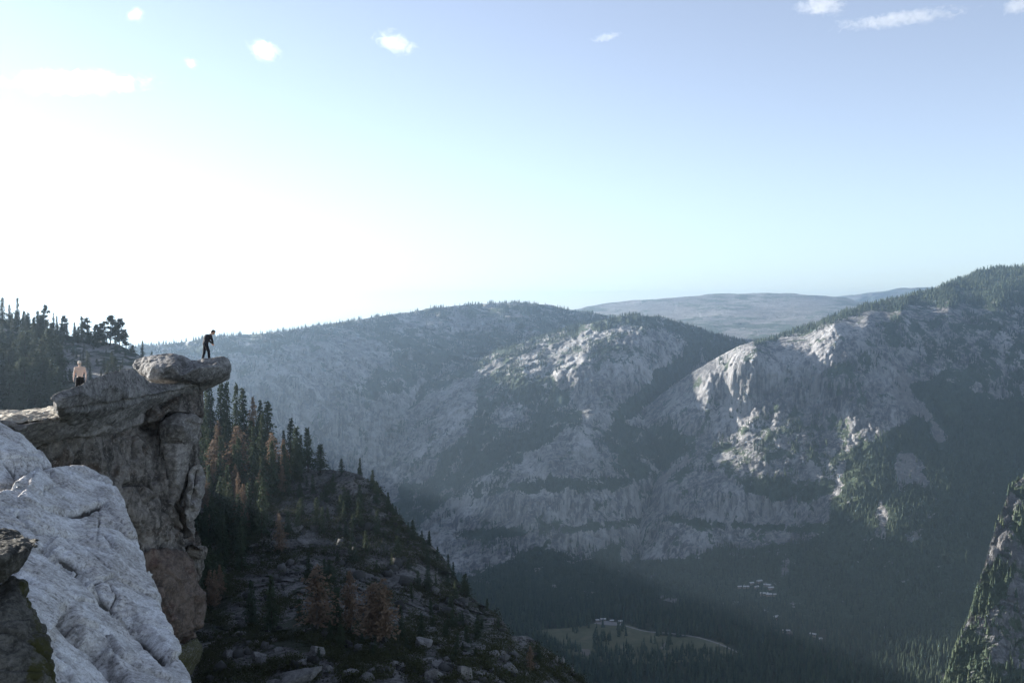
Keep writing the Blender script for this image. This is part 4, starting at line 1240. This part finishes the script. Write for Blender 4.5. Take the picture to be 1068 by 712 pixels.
rock('sloping_slab', 'big pale white granite slab sloping down through the lower left foreground',
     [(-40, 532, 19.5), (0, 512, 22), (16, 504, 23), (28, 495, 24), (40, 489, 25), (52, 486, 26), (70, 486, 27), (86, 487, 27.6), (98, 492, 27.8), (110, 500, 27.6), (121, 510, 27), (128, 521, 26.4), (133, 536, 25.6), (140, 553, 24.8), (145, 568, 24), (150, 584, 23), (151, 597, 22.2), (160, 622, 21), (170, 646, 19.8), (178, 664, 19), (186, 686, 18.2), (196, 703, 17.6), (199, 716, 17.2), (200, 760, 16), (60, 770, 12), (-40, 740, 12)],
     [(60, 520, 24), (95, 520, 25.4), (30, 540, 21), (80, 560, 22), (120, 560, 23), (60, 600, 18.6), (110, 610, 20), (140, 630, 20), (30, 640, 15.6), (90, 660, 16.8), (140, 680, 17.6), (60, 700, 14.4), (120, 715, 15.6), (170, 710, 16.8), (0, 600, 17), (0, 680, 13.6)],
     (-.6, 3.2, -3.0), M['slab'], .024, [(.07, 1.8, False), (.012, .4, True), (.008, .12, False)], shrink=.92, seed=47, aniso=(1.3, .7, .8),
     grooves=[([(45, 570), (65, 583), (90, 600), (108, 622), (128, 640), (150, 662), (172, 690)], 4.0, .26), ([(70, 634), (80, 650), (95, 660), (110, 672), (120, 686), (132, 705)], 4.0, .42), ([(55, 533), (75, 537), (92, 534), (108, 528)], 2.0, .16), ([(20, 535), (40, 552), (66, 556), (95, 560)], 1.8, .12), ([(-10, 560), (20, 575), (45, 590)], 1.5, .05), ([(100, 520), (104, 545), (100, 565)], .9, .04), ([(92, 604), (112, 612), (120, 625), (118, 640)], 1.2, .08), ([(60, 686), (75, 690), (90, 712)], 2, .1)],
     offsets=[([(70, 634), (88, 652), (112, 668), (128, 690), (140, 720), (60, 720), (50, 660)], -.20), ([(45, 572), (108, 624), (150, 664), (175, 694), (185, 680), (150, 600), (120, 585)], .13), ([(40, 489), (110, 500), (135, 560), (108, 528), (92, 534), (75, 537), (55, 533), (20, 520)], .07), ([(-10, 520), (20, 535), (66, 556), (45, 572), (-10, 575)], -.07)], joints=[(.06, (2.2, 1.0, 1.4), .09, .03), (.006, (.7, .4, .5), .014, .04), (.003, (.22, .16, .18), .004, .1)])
rock('dark_boulder', 'dark lichen covered boulder with a sharp edge at the left border of the view',
     [(-40, 549, 9.2), (0, 555, 9.4), (12, 554, 9.4), (26, 556, 9.3), (42, 561.5, 9.0), (36, 573, 8.8), (30, 586, 8.7), (20, 598, 8.6), (8, 606, 8.5), (-8, 609, 8.4), (-40, 612, 8.4)], [(5, 580, 8.3), (22, 574, 8.5), (-20, 580, 8.3)], (-.5, 1.4, -.05), M['dark'], .014, [(.035, .4, False), (.02, .12, True), (.008, .035, False)], shrink=.8, seed=53, joints=[(.02, (.4, .4, .3), .015, .06), (.008, (.12, .12, .1), .005, .1)])
rock('mossy_boulder', 'dark mossy boulder in the bottom left corner, beneath the sharp edged boulder',
     [(-40, 606, 9.1), (0, 606, 9.1), (14, 603, 9.0), (22, 610, 8.9), (29, 622, 8.8), (36, 640, 8.6), (44, 660, 8.4), (49, 680, 8.2), (54, 700, 8.1), (58, 720, 8.0), (58, 760, 7.8), (-40, 770, 7.6)], [(10, 630, 8.4), (20, 660, 8.1), (10, 700, 7.8), (35, 700, 7.9), (-15, 660, 8)], (-.5, 1.5, -.5), M['dark'], .016, [(.06, .4, False), (.03, .14, True), (.010, .04, False)], shrink=.85, seed=57,
     moss=[[(14, 600), (34, 625), (40, 655), (60, 720), (22, 730), (34, 680), (28, 645), (20, 620)]], joints=[(.03, (.45, .45, .4), .025, .06), (.010, (.14, .14, .12), .008, .1)])

# pale boulders on the bench
bl = [(250, 662, 22, 9, 'pale rounded boulder on the left part of the bench, largest there'), (286, 668, 11, 7, 'small pale rock in the brush right of the rounded boulder'), (268, 672, 10, 8, 'small upright pale rock in front of the rounded boulder'), (289, 679, 14, 7, 'low grey rock below the small pale rock'), (272, 688, 22, 13, 'tilted striped pale rock in the brush'), (238, 686, 26, 13, 'long tan rock slab sloping in the brush near the pillar foot'), (332, 682, 22, 14, 'jagged pale rock in the brush below the brown trees'),
      (312, 708, 60, 16, 'wide pale cracked rock at the bottom edge of the view'), (345, 700, 12, 12, 'narrow upright pale rock near the bottom edge'), (316, 692, 14, 9, 'grey angular rock above the wide cracked rock'), (441, 675, 26, 18, 'large pale angular rock on the bench below the cliff'), (411, 692, 10, 6, 'flat little grey rock in the brush below the brown trees'), (420, 696, 9, 8, 'grey stone beside the flat little rock'), (484, 664, 17, 4, 'flat pale capstone at the right end of the bench'), (485, 674, 14, 12, 'steep grey rock under the flat capstone'),
      (515, 683, 14, 7, 'pale rock on the rocky point'), (524, 680, 9, 5, 'small white rock beside the pale rock on the rocky point'), (532, 698, 24, 10, 'broad pale broken rock low on the rocky point'), (549, 704, 8, 5, 'small pale stone on the rocky point'), (484, 704, 20, 20, 'tall grey rock at the bottom edge below the capstone'), (365, 704, 20, 14, 'grey rock with upright edges at the bottom edge'), (450, 706, 26, 12, 'broad grey rock at the bottom edge, left of the tall one'), (580, 689, 5, 9, 'thin upright tan rock spike on the falling ridge'), (587, 692, 6, 11, 'pointed tan rock spike beside the thin one'), (597, 700, 5, 7, 'short tan rock spike lowest on the falling ridge'), (545, 666, 10, 5, 'pale lump on the crest of the rocky point'), (466, 688, 10, 6, 'pale stone in the brush at the cliff foot')]


def boulder(px, py, wpx, hpx, label, seed):
    rng = np.random.default_rng(seed)
    p = slope.at(px, py)
    s = p[1] / F
    w, h = wpx * s * .9, hpx * s * .85
    bm = bmesh.new()
    bmesh.ops.create_icosphere(bm, subdivisions=5, radius=.5)
    V = np.array([v.co[:] for v in bm.verts])
    # chip flat facets, then weather
    for _ in range(16):
        n = rng.normal(0, 1, 3); n /= np.linalg.norm(n)
        dcut = rng.uniform(.24, .42)
        t = V @ n
        V = V - np.where(t > dcut, t - dcut, 0)[:, None] * n
    V = V + (V / (np.linalg.norm(V, axis=1)[:, None] + 1e-6)) * (fbm(V + seed, .35, 4, seed)[:, None] * .09 + fbm(V + seed, .09, 3, seed, .6, True)[:, None] * .03)
    V = V / (np.abs(V).max(0) * 2)
    V = V * [w, max(w * .8, h), h * 1.5]
    a = rng.uniform(-.35, .35)
    V = V @ np.array([[math.cos(a), 0, -math.sin(a)], [0, 1, 0], [math.sin(a), 0, math.cos(a)]])
    for v, c in zip(bm.verts, V): v.co = c
    me = bpy.data.meshes.new('boulder'); bm.to_mesh(me); bm.free()
    me.polygons.foreach_set('use_smooth', np.ones(len(me.polygons), bool))
    attr(me, 'moss', np.zeros(len(me.vertices)))
    me.materials.append(M['boulder'])
    o = link(bpy.data.objects.new('boulder', me))
    o.location = (p[0], p[1], p[2] + h * .10)
    tag(o, label, 'rock', 'pale rocks on the near slope')


for i, b in enumerate(bl):
    boulder(*b, 100 + i)

# ------------------------------------------------------------------ valley buildings
M['roof'] = mat_plain('pale_roof', (.55, .54, .53), .6, .15, .2)
M['wall'] = mat_plain('timber_wall', (.30, .24, .19), .8, .2, .3)
M['pane'] = mat_plain('window_glass', (.03, .04, .05), .2, .2, 1)


def building(px, py, w, dp, h, rot, label, group, z=None, sheet=None):
    p = on_floor(px, py) if sheet is None else sheet.at(px, py)
    root = link(bpy.data.objects.new('lodge_building', None))
    root.location = (p[0], p[1], p[2] + (4.5 if sheet is None else 0))
    root.rotation_euler = (0, 0, rot)
    bm = bmesh.new()
    bmesh.ops.create_cube(bm, size=1, matrix=Matrix.Translation((0, 0, h / 2 - 2)) @ Matrix.Diagonal((w, dp, h + 4, 1)))
    me = bpy.data.meshes.new('wall'); bm.to_mesh(me); bm.free(); me.materials.append(M['wall'])
    link(bpy.data.objects.new('wall', me), root)
    e = 1.0
    X, Y = w / 2 + e, dp / 2 + e
    rh = dp * .34
    V = [(-X, -Y, h - .25), (X, -Y, h - .25), (X, Y, h - .25), (-X, Y, h - .25), (-X, 0, h + rh), (X, 0, h + rh)]
    me = bpy.data.meshes.new('roof'); me.from_pydata(V, [], [(0, 1, 5, 4), (2, 3, 4, 5), (0, 4, 3), (1, 2, 5), (3, 2, 1, 0)]); me.update(); me.materials.append(M['roof'])
    link(bpy.data.objects.new('roof', me), root)
    for k in range(3):
        x = (k - 1) * w * .3
        bm = bmesh.new()
        bmesh.ops.create_cube(bm, size=1, matrix=Matrix.Translation((x, -dp / 2 - .04, h * .55)) @ Matrix.Diagonal((w * .14, .1, h * .35, 1)))
        me = bpy.data.meshes.new('window'); bm.to_mesh(me); bm.free(); me.materials.append(M['pane'])
        link(bpy.data.objects.new('window', me), root)
    tag(root, label, 'building', group)


GA, GB = 'white roofed buildings in the right hand clearing', 'pale buildings at the far edge of the meadow'
for i, (px, py, w, dp, rot) in enumerate([(772, 613, 16, 8, .1), (778, 613, 20, 9, .0), (792, 607, 20, 9, .5), (800, 611, 22, 9, -.3), (804, 614, 18, 9, .2), (797, 620, 26, 10, -.1), (802, 621, 18, 9, .1), (808, 621, 10, 7, .2), (789, 613, 16, 8, .6), (784, 609, 14, 8, .3)]):
    building(px, py, w, dp, 6, rot, 'small white roofed building in the cluster among the trees right of the meadow', GA, sheet=right_massif)
for i, (px, py, w, dp, rot) in enumerate([(623, 649, 10, 7, .1), (629, 648, 16, 8, .05), (638, 649.5, 11, 7, .2), (647, 650.2, 12, 7, .1)]):
    building(px, py, w, dp, 5, rot, 'small pale roofed building in the row along the far edge of the meadow', GB)
building(810, 646, 18, 11, 7, .5, 'lone white roofed building in the forest below the tan clearing', None)
building(820, 660, 22, 8, 5, -.1, 'low pale roofed building by itself in dark trees right of the road', None)
building(848, 664, 18, 8, 6, -.6, 'slanting pale roofed building among trees far right of the road', None)
building(855, 669, 12, 9, 6, .2, 'small bright roofed building just below the slanting one', None)

# ------------------------------------------------------------------ people
def capsules(segs, vox, name, ellips=(), boxes=()):
    """limbs as tapered capsules fused into one continuous skin"""
    bm = bmesh.new()
    for p0, p1, r0, r1 in segs:
        p0, p1 = Vector(p0), Vector(p1)
        ax = p1 - p0
        L = ax.length
        if L > 1e-5:
            q = Vector((0, 0, 1)).rotation_difference(ax.normalized()).to_matrix().to_4x4()
            bmesh.ops.create_cone(bm, cap_ends=True, segments=16, radius1=r0, radius2=r1, depth=L, matrix=Matrix.Translation((p0 + p1) / 2) @ q)
        bmesh.ops.create_uvsphere(bm, u_segments=14, v_segments=10, radius=r0, matrix=Matrix.Translation(p0))
        bmesh.ops.create_uvsphere(bm, u_segments=14, v_segments=10, radius=r1, matrix=Matrix.Translation(p1))
    for c, s, rot in ellips:
        bmesh.ops.create_uvsphere(bm, u_segments=20, v_segments=14, radius=1, matrix=Matrix.Translation(c) @ rot.to_4x4() @ Matrix.Diagonal((*s, 1)))
    me = bpy.data.meshes.new(name); bm.to_mesh(me); bm.free()
    me = voxel(me, vox, name)
    smooth_mesh(me, 3)
    me.polygons.foreach_set('use_smooth', np.ones(len(me.polygons), bool))
    return me


def hand(segs, wrist, dirn, side, palm_n, curl=.5, scale=1.0):
    """palm and five bent fingers"""
    w, d = Vector(wrist), Vector(dirn).normalized()
    n = Vector(palm_n).normalized()
    s = d.cross(n).normalized() * side
    n = s.cross(d) * side
    for k, (off, ln) in enumerate(((-.030, .070), (-.010, .080), (.010, .075), (.028, .058))):
        a = w + s * off * .5 + d * .02
        k0 = w + s * off + d * .088
        segs.append((a, k0, .013, .0115))
        k1 = k0 + (d * math.cos(curl * .6) + n * math.sin(curl * .6)) * ln * .5 * scale
        k2 = k1 + (d * math.cos(curl * 1.5) + n * math.sin(curl * 1.5)) * ln * .5 * scale
        segs.append((k0, k1, .010, .009)); segs.append((k1, k2, .009, .0075))
    t0 = w + s * -.022 + d * .03
    t1 = t0 + (s * -.7 + d * .7 + n * .25).normalized() * .04
    t2 = t1 + (s * -.2 + d * .9 + n * .4).normalized() * .032
    segs.append((t0, t1, .0125, .011)); segs.append((t1, t2, .0105, .0085))


def add_part(me, name, mat, parent):
    me.materials.clear(); me.materials.append(mat)
    return link(bpy.data.objects.new(name, me), parent)


def head_shapes(c, R):
    """skull, jaw, nose, ears, brows; local face looks along +X of rotation R"""
    f = lambda v: Vector(c) + R @ Vector(v)
    el = [(f((0, 0, .02)), (.098, .076, .105), R), (f((.03, 0, -.045)), (.066, .056, .075), R), (f((.098, 0, -.012)), (.018, .013, .024), R), (f((.088, 0, .024)), (.014, .048, .012), R),
          (f((-.005, .077, -.005)), (.018, .010, .030), R), (f((-.005, -.077, -.005)), (.018, .010, .030), R), (f((.082, 0, -.062)), (.014, .026, .010), R), (f((.074, 0, -.098)), (.020, .026, .020), R)]
    return el, f


SKIN = NT('skin'); SKIN.color((.50, .30, .21)); SKIN.b.inputs['Roughness'].default_value = .55
SKIN.b.inputs['Subsurface Weight'].default_value = .05
SKIN = SKIN.m
PALE = NT('pale_skin'); PALE.color((.62, .44, .35)); PALE.b.inputs['Roughness'].default_value = .55
PALE = PALE.m
M['jacket'] = mat_plain('dark_jacket', (.035, .035, .04), .85, .4, 12)
M['trousers'] = mat_plain('black_trousers', (.012, .012, .015), .85, .3, 14)
M['shoe'] = mat_plain('dark_shoes', (.02, .018, .017), .7, .3, 14)
M['hair'] = mat_plain('dark_hair', (.03, .02, .014), .7, .4, 60)
M['capcloth'] = mat_plain('pale_cap', (.72, .62, .52), .85, .15, 25)
M['eye'] = mat_plain('dark_eye', (.02, .015, .012), .3, .1, 5)
M['shorts'] = mat_plain('black_shorts', (.02, .019, .018), .9, .3, 14)
M['bag'] = mat_plain('grey_pack', (.075, .072, .075), .85, .3, 14)


def eyes(f, parent, mat, R):
    for s in (-1, 1):
        bm = bmesh.new()
        bmesh.ops.create_uvsphere(bm, u_segments=10, v_segments=8, radius=.0105, matrix=Matrix.Translation(f((.0835, s * .031, .006))))
        me = bpy.data.meshes.new('eye'); bm.to_mesh(me); bm.free()
        add_part(me, 'eye', mat, parent)


def standing_person(loc, foot_z, rz):
    """looks down to +X, rounded back, hands together before the thighs"""
    root = link(bpy.data.objects.new('person', None))
    root.location = loc; root.rotation_euler = (0, 0, rz)
    fz = foot_z
    hipz = .90
    hl, hr = Vector((-.02, .09, hipz)), Vector((-.02, -.09, hipz))
    kl, kr = Vector((-.06, .11, .49 + fz[0] / 2)), Vector((.09, -.11, .49 + fz[1] / 2))
    al, ar = Vector((-.15, .12, .08 + fz[0])), Vector((.11, -.12, .08 + fz[1]))
    waist, chest, neck0 = Vector((-.03, 0, 1.02)), Vector((.08, 0, 1.25)), Vector((.20, 0, 1.42))
    neck1 = Vector((.28, 0, 1.49))
    sl, sr = Vector((.17, .17, 1.38)), Vector((.17, -.17, 1.38))
    el_, er = Vector((.22, .23, 1.12)), Vector((.24, -.23, 1.12))
    wl, wr = Vector((.30, .06, .97)), Vector((.32, -.06, .95))
    R = Matrix.Rotation(math.radians(38), 3, 'Y')
    hc = Vector((.35, 0, 1.565))
    hs, f = head_shapes(hc, R)
    segs = [(hl, kl, .080, .055), (kl, al, .055, .038), (hr, kr, .080, .055), (kr, ar, .055, .038), (waist, chest, .115, .125), (hl, hr, .09, .09), (waist, hl, .11, .085), (waist, hr, .11, .085),
            (chest, neck0, .11, .065), (neck0, neck1, .055, .052), (neck1, hc, .052, .05), (sl, neck0, .05, .06), (sr, neck0, .05, .06), (sl, el_, .048, .038), (el_, wl, .037, .026), (sr, er, .048, .038), (er, wr, .037, .026),
            (al, al + Vector((.15, .02, -.055)), .035, .03), (ar, ar + Vector((.15, -.02, -.055)), .035, .03)]
    hand(segs, wl, (.25, -.35, -.9), 1, (.3, -.9, 0), .8)
    hand(segs, wr, (.25, .35, -.9), -1, (.3, .9, 0), .8)
    body = add_part(capsules(segs, .0095, 'body', hs), 'body', SKIN, root)
    g = .014
    up = [(waist + Vector((0, 0, -.09)), waist, .135, .132), (waist, chest, .132, .148), (waist + Vector((-.01, .05, 0)), chest + Vector((-.02, .06, 0)), .11, .13), (waist + Vector((-.01, -.05, 0)), chest + Vector((-.02, -.06, 0)), .11, .13), (chest, neck0 + Vector((-.03, 0, -.03)), .14, .088), (sl, neck0 + Vector((-.03, 0, -.02)), .068, .075), (sr, neck0 + Vector((-.03, 0, -.02)), .068, .075),
          (sl, el_, .068, .055), (el_, wl, .053, .040), (sr, er, .068, .055), (er, wr, .053, .040)]
    add_part(capsules(up, .012, 'jacket', [(chest + Vector((-.07, 0, .03)), (.12, .17, .20), Matrix.Rotation(.3, 3, 'Y'))]), 'jacket', M['jacket'], root)
    dn = [(hl, kl, .080 + g, .058 + g), (kl, al + Vector((0, 0, .03)), .056 + g, .044 + g), (hr, kr, .080 + g, .058 + g), (kr, ar + Vector((0, 0, .03)), .056 + g, .044 + g), (hl, hr, .105, .105), (waist, hl, .122, .1), (waist, hr, .122, .1)]
    add_part(capsules(dn, .012, 'trousers'), 'trousers', M['trousers'], root)
    for a, s in ((al, 1), (ar, -1)):
        sh = [(a + Vector((-.03, 0, -.035)), a + Vector((.15, .02 * s, -.045)), .044, .036), (a, a + Vector((-.03, 0, -.03)), .05, .046)]
        add_part(capsules(sh, .012, 'shoe'), 'shoe', M['shoe'], root)
    hr_ = [(f((-.022, 0, .045)), (.092, .084, .088), R), (f((-.055, 0, -.01)), (.055, .075, .07), R), (f((.045, 0, .095)), (.05, .06, .03), R)]
    add_part(capsules([], .01, 'hair', hr_), 'hair', M['hair'], body)
    eyes(f, body, M['eye'], R)
    return root


def shirtless_person(loc, rz):
    """faces +X, upright, arms hanging, head a little down"""
    root = link(bpy.data.objects.new('person', None))
    root.location = loc; root.rotation_euler = (0, 0, rz)
    hl, hr = Vector((0, .095, .92)), Vector((0, -.095, .92))
    kl, kr = Vector((.05, .12, .50)), Vector((.03, -.11, .50))
    al, ar = Vector((-.02, .13, .085)), Vector((-.03, -.12, .085))
    waist, chest, neck0, neck1 = Vector((0, 0, 1.08)), Vector((.01, 0, 1.33)), Vector((.0, 0, 1.49)), Vector((.03, 0, 1.57))
    sl, sr = Vector((0, .20, 1.45)), Vector((0, -.20, 1.45))
    e1, e2 = Vector((-.03, .275, 1.17)), Vector((-.03, -.275, 1.17))
    w1, w2 = Vector((.06, .28, .92)), Vector((.06, -.28, .92))
    R = Matrix.Rotation(math.radians(14), 3, 'Y')
    hc = Vector((.05, 0, 1.67))
    hs, f = head_shapes(hc, R)
    segs = [(hl, kl, .085, .058), (kl, al, .056, .04), (hr, kr, .085, .058), (kr, ar, .056, .04), (waist, chest, .105, .12), (hl, hr, .09, .09), (waist, hl, .1, .085), (waist, hr, .1, .085), (waist + Vector((0, .045, 0)), chest + Vector((0, .085, .02)), .09, .105), (waist + Vector((0, -.045, 0)), chest + Vector((0, -.085, .02)), .09, .105),
            (chest + Vector((.07, .075, .02)), chest + Vector((.07, .03, .02)), .05, .045), (chest + Vector((.07, -.075, .02)), chest + Vector((.07, -.03, .02)), .05, .045),
            (chest, neck0, .10, .065), (neck0, neck1, .058, .054), (neck1, hc, .052, .05), (sl, neck0, .062, .06), (sr, neck0, .062, .06), (sl, chest + Vector((0, .09, .02)), .06, .08), (sr, chest + Vector((0, -.09, .02)), .06, .08),
            (sl, e1, .056, .042), (e1, w1, .042, .029), (sr, e2, .056, .042), (e2, w2, .042, .029), (al, al + Vector((.15, .03, -.055)), .035, .03), (ar, ar + Vector((.15, -.03, -.055)), .035, .03)]
    hand(segs, w1, (.15, -.05, -1), 1, (.2, -1, 0), .5)
    hand(segs, w2, (.15, .05, -1), -1, (.2, 1, 0), .5)
    body = add_part(capsules(segs, .0095, 'body', hs), 'body', PALE, root)
    g = .02
    dn = [(hl, hl + (kl - hl) * .85, .085 + g, .085 + g), (hr, hr + (kr - hr) * .85, .085 + g, .085 + g), (hl, hr, .11, .11), (waist + Vector((0, 0, -.09)), hl, .118, .105), (waist + Vector((0, 0, -.09)), hr, .118, .105)]
    add_part(capsules(dn, .012, 'shorts'), 'shorts', M['shorts'], root)
    for a, s in ((al, 1), (ar, -1)):
        sh = [(a + Vector((-.03, 0, -.035)), a + Vector((.15, .03 * s, -.045)), .044, .036), (a, a + Vector((-.03, 0, -.03)), .05, .046)]
        add_part(capsules(sh, .012, 'shoe'), 'shoe', M['shoe'], root)
    cp = [(f((-.01, 0, .07)), (.105, .086, .075), R), (f((.105, 0, .055)), (.055, .065, .010), R)]
    add_part(capsules([], .01, 'cap', cp), 'cap', M['capcloth'], body)
    gl = [(f((.094, .033, .008)), (.012, .026, .018), R), (f((.094, -.033, .008)), (.012, .026, .018), R), (f((.099, 0, .012)), (.006, .02, .005), R)]
    add_part(capsules([], .006, 'sunglasses', gl), 'sunglasses', M['eye'], body)
    return root


def drop(name, x, y, z=50):
    h = BVH[name].ray_cast(Vector((x, y, z)), Vector((0, 0, -1)))
    return h[0].z if h[0] else None


pc = pt(215, 372, 59.6)
rz = math.radians(34)
c, s = math.cos(rz), math.sin(rz)
fl_ = drop('cap_rock', pc[0] + c * -.12 - s * .12, pc[1] + s * -.12 + c * .12)
fr_ = drop('cap_rock', pc[0] + c * .15 + s * .12, pc[1] + s * .15 - c * .12)
fl_ = pc[2] if fl_ is None else fl_
fr_ = pc[2] if fr_ is None else fr_
z0 = (fl_ + fr_) / 2
st_ = standing_person((pc[0], pc[1], z0), (fl_ - z0, fr_ - z0), rz)
st_.scale = (1.2, 1.25, 1.08)
tag(st_, 'person in dark jacket and black trousers standing on the rock tip, looking down', 'person')
ps = pt(83.5, 402, 46.2)
zz = drop('wedge_slab', ps[0], ps[1])
sp_ = shirtless_person((ps[0], ps[1], zz if zz else -4.2), math.radians(-90 + 12))
sp_.scale = (.93, .93, .93)
tag(sp_, 'shirtless person in pale cap, sunglasses and dark shorts standing behind the wedge slab', 'person')

# ------------------------------------------------------------------ air
SUN_AZ, SUN_EL = math.radians(-61), math.radians(13)       # azimuth measured from +Y towards +X


def haze():
    bm = bmesh.new()
    x0, x1, y0, y1, z0, z1 = -8200, 12500, -400, 18500, -1006, 262
    bmesh.ops.create_cube(bm, size=1, matrix=Matrix.Translation(((x0 + x1) / 2, (y0 + y1) / 2, (z0 + z1) / 2)) @ Matrix.Diagonal((x1 - x0, y1 - y0, z1 - z0, 1)))
    me = bpy.data.meshes.new('haze'); bm.to_mesh(me); bm.free()
    m = bpy.data.materials.new('haze_air'); m.use_nodes = True
    t = m.node_tree
    t.nodes.remove(t.nodes['Principled BSDF'])
    v = t.nodes.new('ShaderNodeVolumePrincipled')
    v.inputs['Color'].default_value = (.60, .79, 1.0, 1)
    v.inputs['Density'].default_value = 5.6e-5
    v.inputs['Anisotropy'].default_value = .82
    t.links.new(v.outputs[0], t.nodes['Material Output'].inputs['Volume'])
    me.materials.append(m)
    o = link(bpy.data.objects.new('haze', me))
    o.display_type = 'WIRE'
    tag(o, kind='stuff')


haze()

# ------------------------------------------------------------------ clouds: small real puffs high above
def cloud(px, py, wpx, hpx, label, dist=16000, dens=1.0, seed=0, tilt=0.0):
    p = pt(px, py, dist)
    s = dist / F
    bm = bmesh.new()
    bmesh.ops.create_icosphere(bm, subdivisions=3, radius=1)
    me = bpy.data.meshes.new('cloud'); bm.to_mesh(me); bm.free()
    m = bpy.data.materials.new('cloud_vapour'); m.use_nodes = True
    t = m.node_tree
    t.nodes.remove(t.nodes['Principled BSDF'])
    N = t.nodes.new
    tc = N('ShaderNodeTexCoord'); ln = N('ShaderNodeVectorMath'); ln.operation = 'LENGTH'
    t.links.new(tc.outputs['Object'], ln.inputs[0])
    mp = N('ShaderNodeMapping'); mp.inputs['Location'].default_value = (seed * 3.7, seed * 1.3, 0)
    mp.inputs['Scale'].default_value = (wpx / hpx * .55, 1, .8)
    t.links.new(tc.outputs['Object'], mp.inputs['Vector'])
    nz = N('ShaderNodeTexNoise'); nz.inputs['Scale'].default_value = 2.4; nz.inputs['Detail'].default_value = 10; nz.inputs['Roughness'].default_value = .72; nz.inputs['Distortion'].default_value = .9
    t.links.new(mp.outputs[0], nz.inputs['Vector'])
    a = N('ShaderNodeMath'); a.operation = 'MULTIPLY_ADD'; a.inputs[1].default_value = -.55; a.inputs[2].default_value = .36
    t.links.new(ln.outputs['Value'], a.inputs[0])
    b = N('ShaderNodeMath'); b.operation = 'ADD'
    t.links.new(a.outputs[0], b.inputs[0]); t.links.new(nz.outputs['Fac'], b.inputs[1])
    r = N('ShaderNodeMapRange'); r.inputs['From Min'].default_value = .60; r.inputs['From Max'].default_value = .74
    r.inputs['To Max'].default_value = dens * .0030
    t.links.new(b.outputs[0], r.inputs['Value'])
    v = N('ShaderNodeVolumePrincipled'); v.inputs['Color'].default_value = (1, 1, 1, 1); v.inputs['Anisotropy'].default_value = .6
    t.links.new(r.outputs['Result'], v.inputs['Density'])
    t.links.new(v.outputs[0], t.nodes['Material Output'].inputs['Volume'])
    me.materials.append(m)
    o = link(bpy.data.objects.new('cloud', me))
    o.location = p
    o.scale = (wpx * s / 2 * 1.8, hpx * s * 1.1, hpx * s / 2 * 1.9)
    o.rotation_euler = (0, tilt, 0)
    tag(o, label, 'cloud', 'small clouds in the upper sky')


cloud(75, 86, 160, 26, 'wide soft white cloud bank at the upper left', dens=.9, seed=1)
cloud(277, 53, 34, 22, 'small white puff left of the middle of the sky', dens=.9, seed=2, tilt=.35)
cloud(414, 45, 48, 22, 'streaky white cloud slanting down near the middle of the sky', dens=.8, seed=3, tilt=.3)
cloud(633, 39, 34, 9, 'thin little cloud alone right of the middle', dens=.8, seed=4, tilt=-.2)
cloud(856, 6, 60, 22, 'bright cloud cut by the top edge', dens=.9, seed=5)
cloud(938, 20, 150, 17, 'long drawn out cloud streak at the upper right', dens=.9, seed=6, tilt=-.13)
cloud(1064, 4, 44, 20, 'cloud in the top right corner', dens=.8, seed=7, tilt=-.3)
cloud(142, 15, 22, 14, 'faint tiny cloud near the top left', dens=.6, seed=8)
cloud(198, 66, 18, 11, 'faint tiny cloud between the cloud bank and the small puff', dens=.6, seed=9, tilt=.4)

# ------------------------------------------------------------------ light
w = bpy.data.worlds.new('World')
SC.world = w
w.use_nodes = True
nt = w.node_tree
sky = nt.nodes.new('ShaderNodeTexSky')
sky.sky_type = 'NISHITA'
sky.sun_disc = False
sky.sun_elevation = SUN_EL
sky.sun_rotation = SUN_AZ
sky.altitude = 2000
sky.air_density = 1.0
sky.dust_density = .03
sky.ozone_density = 4.0
bg = nt.nodes['Background']
bg.inputs['Strength'].default_value = .07
hs = nt.nodes.new('ShaderNodeHueSaturation')
hs.inputs['Saturation'].default_value = .57
hs.inputs['Hue'].default_value = .5
nt.links.new(sky.outputs[0], hs.inputs['Color'])
nt.links.new(hs.outputs[0], bg.inputs['Color'])

sl = bpy.data.lights.new('sun', 'SUN')
sl.energy = 5.0
sl.angle = math.radians(.5)
sl.color = (1.0, .95, .87)
so = link(bpy.data.objects.new('sun', sl))
sd = Vector((math.sin(SUN_AZ) * math.cos(SUN_EL), math.cos(SUN_AZ) * math.cos(SUN_EL), math.sin(SUN_EL)))
so.rotation_euler = sd.to_track_quat('Z', 'Y').to_euler()
so.location = sd * 50

cam = bpy.data.cameras.new('camera')
cam.sensor_width = 36
cam.lens = 36.0 * F / PW
cam.clip_start = .5
cam.clip_end = 80000
co = link(bpy.data.objects.new('camera', cam))
co.rotation_euler = (math.pi / 2 + PITCH, 0, 0)
SC.camera = co

SC.view_settings.view_transform = 'Standard'
SC.view_settings.look = 'None'
SC.view_settings.exposure = 1.8
SC.view_settings.gamma = 1.0
SC.view_settings.use_curve_mapping = False
SC.cycles.use_denoising = True
SC.cycles.max_bounces = 6
SC.cycles.volume_bounces = 1
SC.cycles.transparent_max_bounces = 8
SC.cycles.volume_step_rate = 1.0
SC.cycles.volume_max_steps = 64
SC.cycles.sample_clamp_indirect = 8
